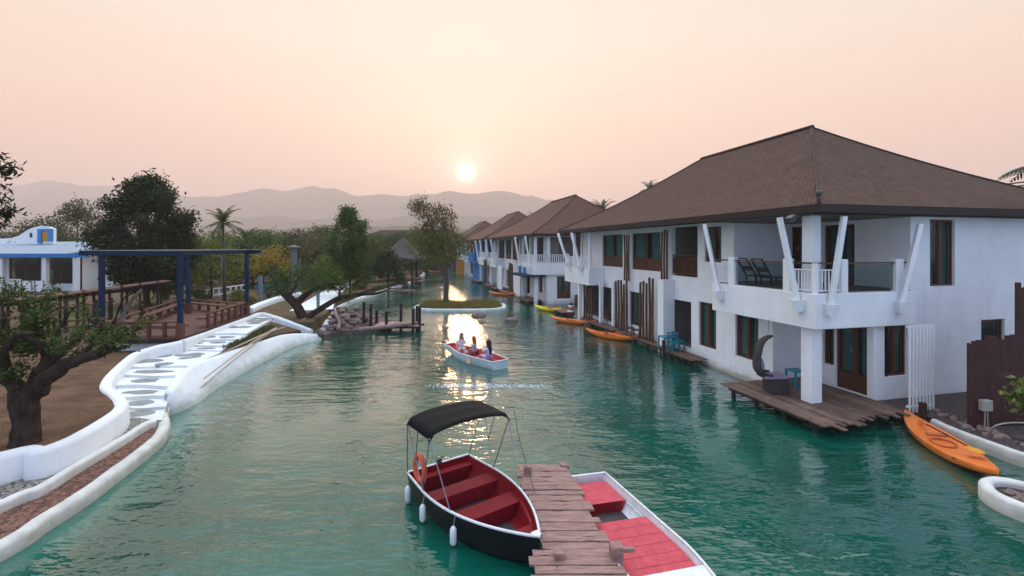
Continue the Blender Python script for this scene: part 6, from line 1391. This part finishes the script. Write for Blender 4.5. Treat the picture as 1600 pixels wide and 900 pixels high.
# red and white boat on the other side
Sb, Bb = Vector((1.62, 10.42)), Vector((2.92, 5.2)); dv = Bb - Sb; LnB = dv.length; rzb = math.atan2(dv.y, dv.x)
rb_, w, rim = build_boat('flat_boat', 'flat white punt with faded red seats moored on the right side of the plank jetty', (Sb.x, Sb.y, 0), rzb, LnB, 1.36, .40, M['gel'], M['gel'], M['gel'], stern=.68, pt=2.0, full=.5, sheer=.06, bow_w=.7)
def w2(t): return w(t)
mb = MB(); bench(rb_, w2, .14, .98, .30, .26, M['pink'], LnB, 'stern_seat', inset=.08); mb = MB(); mb.prism([(.98, -.44), (1.75, -.48), (1.75, .48), (.98, .44)], .07, .09); part('floor', mb, M['greyf'], rb_, local=True)
for k in range(6):
    x0 = 1.66 + k * .26; mb = MB(); x1 = x0 + .253; ww0, ww1 = w2(x0 / LnB) - .08, w2(x1 / LnB) - .08; mb.prism([(x0, -ww0), (x1, -ww1), (x1, ww1), (x0, ww0)], .30, .335); part('seat_plank', mb, M['pink'], rb_, local=True, bevel=.006)
mb = MB(); ww0 = w2(1.70 / LnB) - .09; mb.box(1.68, 1.70, -ww0 * .85, ww0 * .85, .07, .30); mb2 = MB(); mb2.box(.955, .983, -w2(.2) * .85 + .08, w2(.2) * .85 - .08, .06, .296); part('seat_riser', mb, M['redhi'], rb_, local=True); part('seat_riser', mb2, M['redhi'], rb_, local=True)
mb = MB(); x0, x1 = 3.24, LnB - .04; mb.prism([(x0, -w2(x0 / LnB) + .03), (x1, -w2(x1 / LnB) + .03), (x1, w2(x1 / LnB) - .03), (x0, w2(x0 / LnB) - .03)], .38, .44); part('bow_deck', mb, M['gel'], rb_, local=True, bevel=.02)
for sg in (-1, 1): mb = MB(); mb.tube([(x, sg * (w2(x / LnB) - .07), .26) for x in (1.0, 1.3, 1.65)], .014, 5); part('side_rib', mb, M['gel'], rb_, local=True)
mb = MB(); mb.tube([(-.02, .15, .47), (-.06, .15, .52), (-.02, .28, .47)], .012, 6); part('stern_ring', mb, M['steel'], rb_, local=True)

# rowing boat with three people
St, Bw = Vector((-.50, 21.05)), Vector((-3.28, 24.55)); dv = Bw - St; LnC = dv.length; rzc = math.atan2(dv.y, dv.x)
rw, w, rim = build_boat('rowing_boat', 'pale grey rowing boat with a pink inside carrying three people', (St.x, St.y, 0), rzc, LnC, 1.35, .38, mat('pale_boat_paint', (.50, .58, .60), .4, .2, 3), M['pink'], M['gel'], stern=.66, pt=2.0, full=.45, sheer=.06, bow_w=.62)
for x0 in (.25, 1.35, 2.5): bench(rw, w, x0, x0 + .34, .30, .05, M['red'], LnC)
# paddle held over the side
Tm = Matrix.Translation((St.x, St.y, 0)) @ Matrix.Rotation(rzc, 4, 'Z')
def paddle(name, lab, A, B, mtl, mtb, blade_len=.42, bw=.09):
    A, B = Vector(A), Vector(B); t_ = thing(name, lab, 'paddle', A.lerp(B, .5)); mb = MB(); mb.tube([A, B], .018, 7); part('shaft', mb, mtl, t_); d = (B - A).normalized(); x = d.cross(Vector((.2, .5, .9))).normalized()
    mb = MB(); P = [B + d * blade_len * u for u in (0, .25, .7, 1)]; ws = [.02, bw, bw * 1.05, bw * .5]; vs = []; nn = d.cross(x).normalized() * .010
    for sgn in (-1, 1):
        for p, ww in zip(P, ws): vs += [p + x * ww + nn * sgn, p - x * ww + nn * sgn]
    mb.add(vs, [(0, 1, 3, 2), (2, 3, 5, 4), (4, 5, 7, 6), (8, 10, 11, 9), (10, 12, 13, 11), (12, 14, 15, 13), (0, 2, 10, 8), (2, 4, 12, 10), (4, 6, 14, 12), (1, 9, 11, 3), (3, 11, 13, 5), (5, 13, 15, 7), (6, 7, 15, 14), (0, 8, 9, 1)]); part('blade', mb, mtb, t_, bevel=.004); return t_
paddle('paddle', 'tan paddle dipped into the water over the near side of the rowing boat', WY(733, 552, 22.2), WY(732, 561, 21.6), mat('tan_wood', (.42, .24, .13), .5, .2), mat('tan_blade', (.45, .26, .15), .5, .2), .48, .10)
paddle('paddle', 'thin paddle held up by the middle person in the rowing boat', WY(747, 534, 22.9), WY(753, 525, 23.1), M['wicker'], M['wicker'], .18, .03)

# ---------------------------------------------------------------- people, seated, built on a skin skeleton
def skin_body(name, joints, edges, material, parent, root=0, sub=2):
    me = bpy.data.meshes.new(name); me.from_pydata([j[0] for j in joints], edges, []); me.materials.append(material)
    o = bpy.data.objects.new(name, me); COL.objects.link(o); o.parent = parent; m = o.modifiers.new('skin', 'SKIN'); m.use_smooth_shade = True
    sv = me.skin_vertices[0].data if len(me.skin_vertices) else None
    if sv is None:
        bm = bmesh.new(); bm.from_mesh(me); bm.verts.layers.skin.verify(); bm.to_mesh(me); bm.free(); sv = me.skin_vertices[0].data
    for i, j in enumerate(joints): r = j[1]; sv[i].radius = (r, r) if isinstance(r, (int, float)) else r; sv[i].use_root = (i == root)
    s_ = o.modifiers.new('sub', 'SUBSURF'); s_.levels = sub; s_.render_levels = sub; return o
def seated(label, loc, face, hair, cloth, skirt, arms, hair_len=.30, turn=0.0, lean=0.0, hat=False):
    """local frame: x to the person's left, y forward, z up from the seat"""
    t_ = thing('person', label, 'person', loc, face, 'people in the rowing boat')
    hz = .62; L_ = lean
    J = [((0, 0, .08), (.15, .12)), ((0, L_ * .3, .24), (.125, .10)), ((0, L_ * .7, .42), (.15, .10)), ((0, L_, .53), (.06, .055)), ((0, L_ + .01, .60), (.048, .05)), ((0, L_ + .02, .68), (.070, .082)), ((0, L_ + .02, .77), (.072, .088)), ((0, L_ + .02, .835), (.05, .06))]
    E = [(0, 1), (1, 2), (2, 3), (3, 4), (4, 5), (5, 6), (6, 7)]
    for sgn, (el, ha) in zip((-1, 1), arms):
        b = len(J); J += [((sgn * .155, L_, .475), .052), (el, .038), (ha, .026), (tuple(Vector(ha) + (Vector(ha) - Vector(el)).normalized() * .07), (.034, .018))]; E += [(2, b), (b, b + 1), (b + 1, b + 2), (b + 2, b + 3)]
        fd = (Vector(ha) - Vector(el)).normalized(); hb = Vector(J[-1][0]); sdv = fd.cross(Vector((0, 0, 1))).normalized(); up_ = sdv.cross(fd)
        for q, ln in zip((-1.5, -.5, .5, 1.5), (.060, .072, .068, .052)):   # four fingers, slightly curled
            c = len(J); r0 = hb + sdv * q * .018; J += [(tuple(r0 + fd * ln * .6), .009), (tuple(r0 + fd * ln * .95 - up_ * .025), .008)]; E += [(b + 3, c), (c, c + 1)]
        c = len(J); J += [(tuple(Vector(ha) + fd * .04 + sdv * .045 * -sgn - up_ * .01), .011), (tuple(Vector(ha) + fd * .085 + sdv * .055 * -sgn - up_ * .02), .009)]; E += [(b + 2, c), (c, c + 1)]
    for sgn in (-1, 1):
        b = len(J); J += [((sgn * .10, .08, .06), .088), ((sgn * .13, .44, .12), .062), ((sgn * .12, .50, -.18), .045), ((sgn * .12, .50, -.27), .036), ((sgn * .12, .64, -.28), (.04, .024))]; E += [(0, b), (b, b + 1), (b + 1, b + 2), (b + 2, b + 3), (b + 3, b + 4)]
    skin_body('body', J, E, M['skin'], t_)
    # face
    fy = L_ + .02
    m = MB(); m.sphere((0, fy + .088, .725), (.013, .024, .022), 8, 6); part('nose', m, M['skin'], t_, local=True, smooth=True)
    for sx in (-1, 1):
        m = MB(); m.sphere((sx * .030, fy + .078, .757), (.012, .008, .008), 8, 6); part('eye', m, M['black'], t_, local=True, smooth=True)
        m = MB(); m.sphere((sx * .078, fy, .745), (.012, .022, .032), 8, 6); part('ear', m, M['skin'], t_, local=True, smooth=True)
    m = MB(); m.sphere((0, fy + .078, .690), (.024, .010, .008), 8, 6); part('mouth', m, M['cl_skirt'], t_, local=True, smooth=True)
    # hair: cap with a long fall down the back
    m = MB(); vs = []; nh = 14; lv_ = [(.865, .045), (.85, .075), (.81, .098), (.755, .106), (.70, .104), (.64, .098), (.58, .100), (.50, .105), (.58 - hair_len, .085), (.55 - hair_len, .03)]
    for j, (z, r_) in enumerate(lv_):
        for k in range(nh):
            a = math.pi * (-.12 + 1.24 * k / (nh - 1)); back = .02 * max(0, j - 4); wv = 1 + .06 * math.sin(k * 2.3 + j * 1.1)
            vs.append((r_ * math.cos(a) * wv, fy - .005 - r_ * 1.05 * math.sin(a) * wv - back * .5 + (.02 if j < 2 else 0), z))
    m.add(vs, [(j * nh + k, j * nh + k + 1, (j + 1) * nh + k + 1, (j + 1) * nh + k) for j in range(len(lv_) - 1) for k in range(nh - 1)] + [tuple(range(nh))[::-1]])
    hr_ = part('hair', m, hair, t_, local=True, smooth=True); s_ = hr_.modifiers.new('solid', 'SOLIDIFY'); s_.thickness = .02; s_.offset = 1
    # top and skirt
    Jt = [((0, 0, .06), (.165, .135)), ((0, L_ * .3, .24), (.145, .118)), ((0, L_ * .7, .41), (.165, .118)), ((0, L_, .50), (.10, .075))]; Et = [(0, 1), (1, 2), (2, 3)]
    for sgn, (el, ha) in zip((-1, 1), arms): b = len(Jt); Jt += [((sgn * .158, L_, .472), .066), (tuple(Vector((sgn * .158, L_, .472)).lerp(Vector(el), .6)), .056)]; Et += [(2, b), (b, b + 1)]
    skin_body('blouse', Jt, Et, cloth, t_)
    Js = [((0, 0, .03), (.17, .13))]; Es = []
    for sgn in (-1, 1): b = len(Js); Js += [((sgn * .10, .10, .06), .105), ((sgn * .13, .36, .11), .085)]; Es += [(0, b), (b, b + 1)]
    skin_body('skirt', Js, Es, skirt, t_); return t_
def pb_(x, y, z): return Tm @ Vector((x, y, z))
dn = ((-.24, .05, .24), (-.16, .24, .14)); dnr = ((.24, .05, .24), (.16, .24, .14))
def at_px(px, py, x): # seat point on the boat centre line nearest this column
    best = min(np.linspace(.1, LnC - .3, 200), key=lambda q: abs(CX + F * pb_(q, 0, 0).x / pb_(q, 0, 0).y - px)); v = pb_(best, 0, .30); return v
seated('person with long dark hair and a pale lilac top, seen from behind in the stern', at_px(764, 552, 0), rzc - R(90) + R(8), M['hair_d'], M['cl_lilac'], M['cl_lilac'], (((-.25, .10, .30), (-.20, .26, .42)), dnr), .36)
seated('person in a blue top in the middle of the boat raising a thin paddle', at_px(741, 548, 0), rzc - R(90) + R(60), M['hair_o'], M['cl_blue'], M['cl_skirt'], (((-.22, .14, .42), (-.26, .20, .60)), dnr), .28, lean=.03)
seated('person with long auburn hair and a white and pink top nearest the bow', at_px(721, 545, 0), rzc + R(60), M['hair_o'], M['cl_pink'], M['cl_pink'], (dn, ((.25, .06, .26), (.18, .26, .20))), .40, lean=.02)

# ---------------------------------------------------------------- kayaks
def kayak(label, A, B, wd_, mt, mtd, group='sit-on kayaks tied along the houses', paddle_=False, z=.22, name='kayak', hatch=True):
    A, B = Vector(A), Vector(B); d = B - A; Ln = d.length; c = (A + B) / 2; t_ = thing(name, label, 'kayak', (c.x, c.y, .02), math.atan2(d.y, d.x), group); mb = MB(); ns, nc = 28, 16; vs = []
    for i in range(ns + 1):
        t = i / ns; s_ = max(.02, math.sin(math.pi * t) ** .72); hw = wd_ / 2 * s_; rk = .16 * abs(2 * t - 1) ** 3; deckz = z + rk; cock = max(0, 1 - ((t - .47) / .27) ** 4) * .11
        for k in range(nc):
            a = 2 * math.pi * k / nc; ca, sa = math.cos(a), math.sin(a); y = hw * math.copysign(abs(ca) ** .75, ca)
            zz = (deckz - (cock * (1 - abs(ca) ** 3) if sa > .15 else 0) + .035 * sa) if sa >= 0 else deckz - (z + .06) * abs(sa) ** .7 * (.35 + .65 * s_)
            vs.append((Ln * (t - .5), y, zz))
    mb.add(vs, [(i * nc + k, (i + 1) * nc + k, (i + 1) * nc + (k + 1) % nc, i * nc + (k + 1) % nc) for i in range(ns) for k in range(nc)] + [tuple(range(nc)), tuple(ns * nc + k for k in range(nc))[::-1]])
    part('hull', mb, mt, t_, local=True, smooth=50)
    mb = MB(); mb.tube([(-.05 + .30 * math.cos(a), .20 * math.sin(a) * wd_ / .75, z - .045) for a in np.linspace(0, 6.283, 21)[:-1]], .022, 6, closed=True); part('seat', mb, mtd, t_, local=True, smooth=True)
    mb = MB(); mb.tube([(-.36, y * wd_, z + .05) for y in (-.24, 0, .24)], .05, 6); part('backrest', mb, mtd, t_, local=True, smooth=True)
    if hatch:
        mb = MB(); mb.tube([(Ln * .36, 0, z + .060), (Ln * .36, 0, z + .078)], .11 * wd_ / .7, 14); part('hatch', mb, M['black'], t_, local=True)
        mb = MB(); mb.tube([(Ln * .28, y, z + .055 - abs(y) * .12) for y in np.linspace(-wd_ * .40, wd_ * .40, 7)], .016, 5); part('strap', mb, M['black'], t_, local=True)
    return t_
k0, k1 = WP(1414, 650, .22), WP(1560, 748, .22); kayak('large orange kayak lying beside the pebble shore at the lower right', (k0.x, k0.y, 0), (k1.x, k1.y, 0), .98, M['orange'], M['orange_d'])
u = (k1 - k0); paddle('paddle', 'paddle with a dark shaft and orange blades lying on the large orange kayak', k0 + u * .30 + Vector((0, 0, .18)), k0 + u * .72 + Vector((.10, .05, .24)), M['black'], M['bladeo'], .46, .15)
mb = MB(); pA = k0 + u * .30 + Vector((0, 0, .15)); dd = u.normalized(); sdv = Vector((-dd.y, dd.x, 0)); mb.hexa([pA - dd * .40 - sdv * .07, pA - dd * .40 + sdv * .07, pA + sdv * .02, pA - sdv * .02] + [q + Vector((0, 0, .015)) for q in (pA - dd * .40 - sdv * .07, pA - dd * .40 + sdv * .07, pA + sdv * .02, pA - sdv * .02)]); part('blade', mb, M['orange_d'], bpy.data.objects['paddle.002'])
for (x0, y0, x1, y1, mt, mtd, lab) in ((916, 520, 997, 533, 'orange', 'orange_d', 'orange kayak tied in front of the bamboo pole screens'), (859, 499, 931, 507, 'orange', 'orange_d', 'orange kayak tied below the far balcony of the nearest house'), (835, 481, 877, 487, 'yellow', 'yellow', 'yellow kayak tied near the striped lantern'),
                                       (764, 459, 809, 461, 'orange', 'orange_d', 'orange kayak right of the grass island, farthest of the orange ones'), (705, 427, 735, 427, 'green', 'yellow', 'green and yellow kayak near the far purple panel'), (668, 424, 690, 425, 'orange', 'red', 'small orange kayak far up the canal in the glinting water')):
    a, b_ = WP(x0, y0, .1), WP(x1, y1, .1); kayak(lab, (a.x, a.y, 0), (b_.x, b_.y, 0), .78, M[mt], M[mtd], hatch=False)
a, b_ = WP(928, 517, .4), WP(960, 520, .4); paddle('paddle', 'orange paddle lying across the kayak at the pole screens', a, b_, M['orange_d'], M['orange'])

# ---------------------------------------------------------------- haze
HZ = MB(); HZ.box(-5600, 5600, -300, 4250, -3, 440)
hm = bpy.data.materials.new('haze'); hm.use_nodes = True; hn = hm.node_tree.nodes; hn.clear(); pv = hn.new('ShaderNodeVolumePrincipled'); ho = hn.new('ShaderNodeOutputMaterial'); hm.node_tree.links.new(pv.outputs[0], ho.inputs['Volume'])
pv.inputs['Color'].default_value = (1, .82, .74, 1); pv.inputs['Density'].default_value = .00052; pv.inputs['Anisotropy'].default_value = .35
tag(part('haze', HZ, hm), kind='stuff')
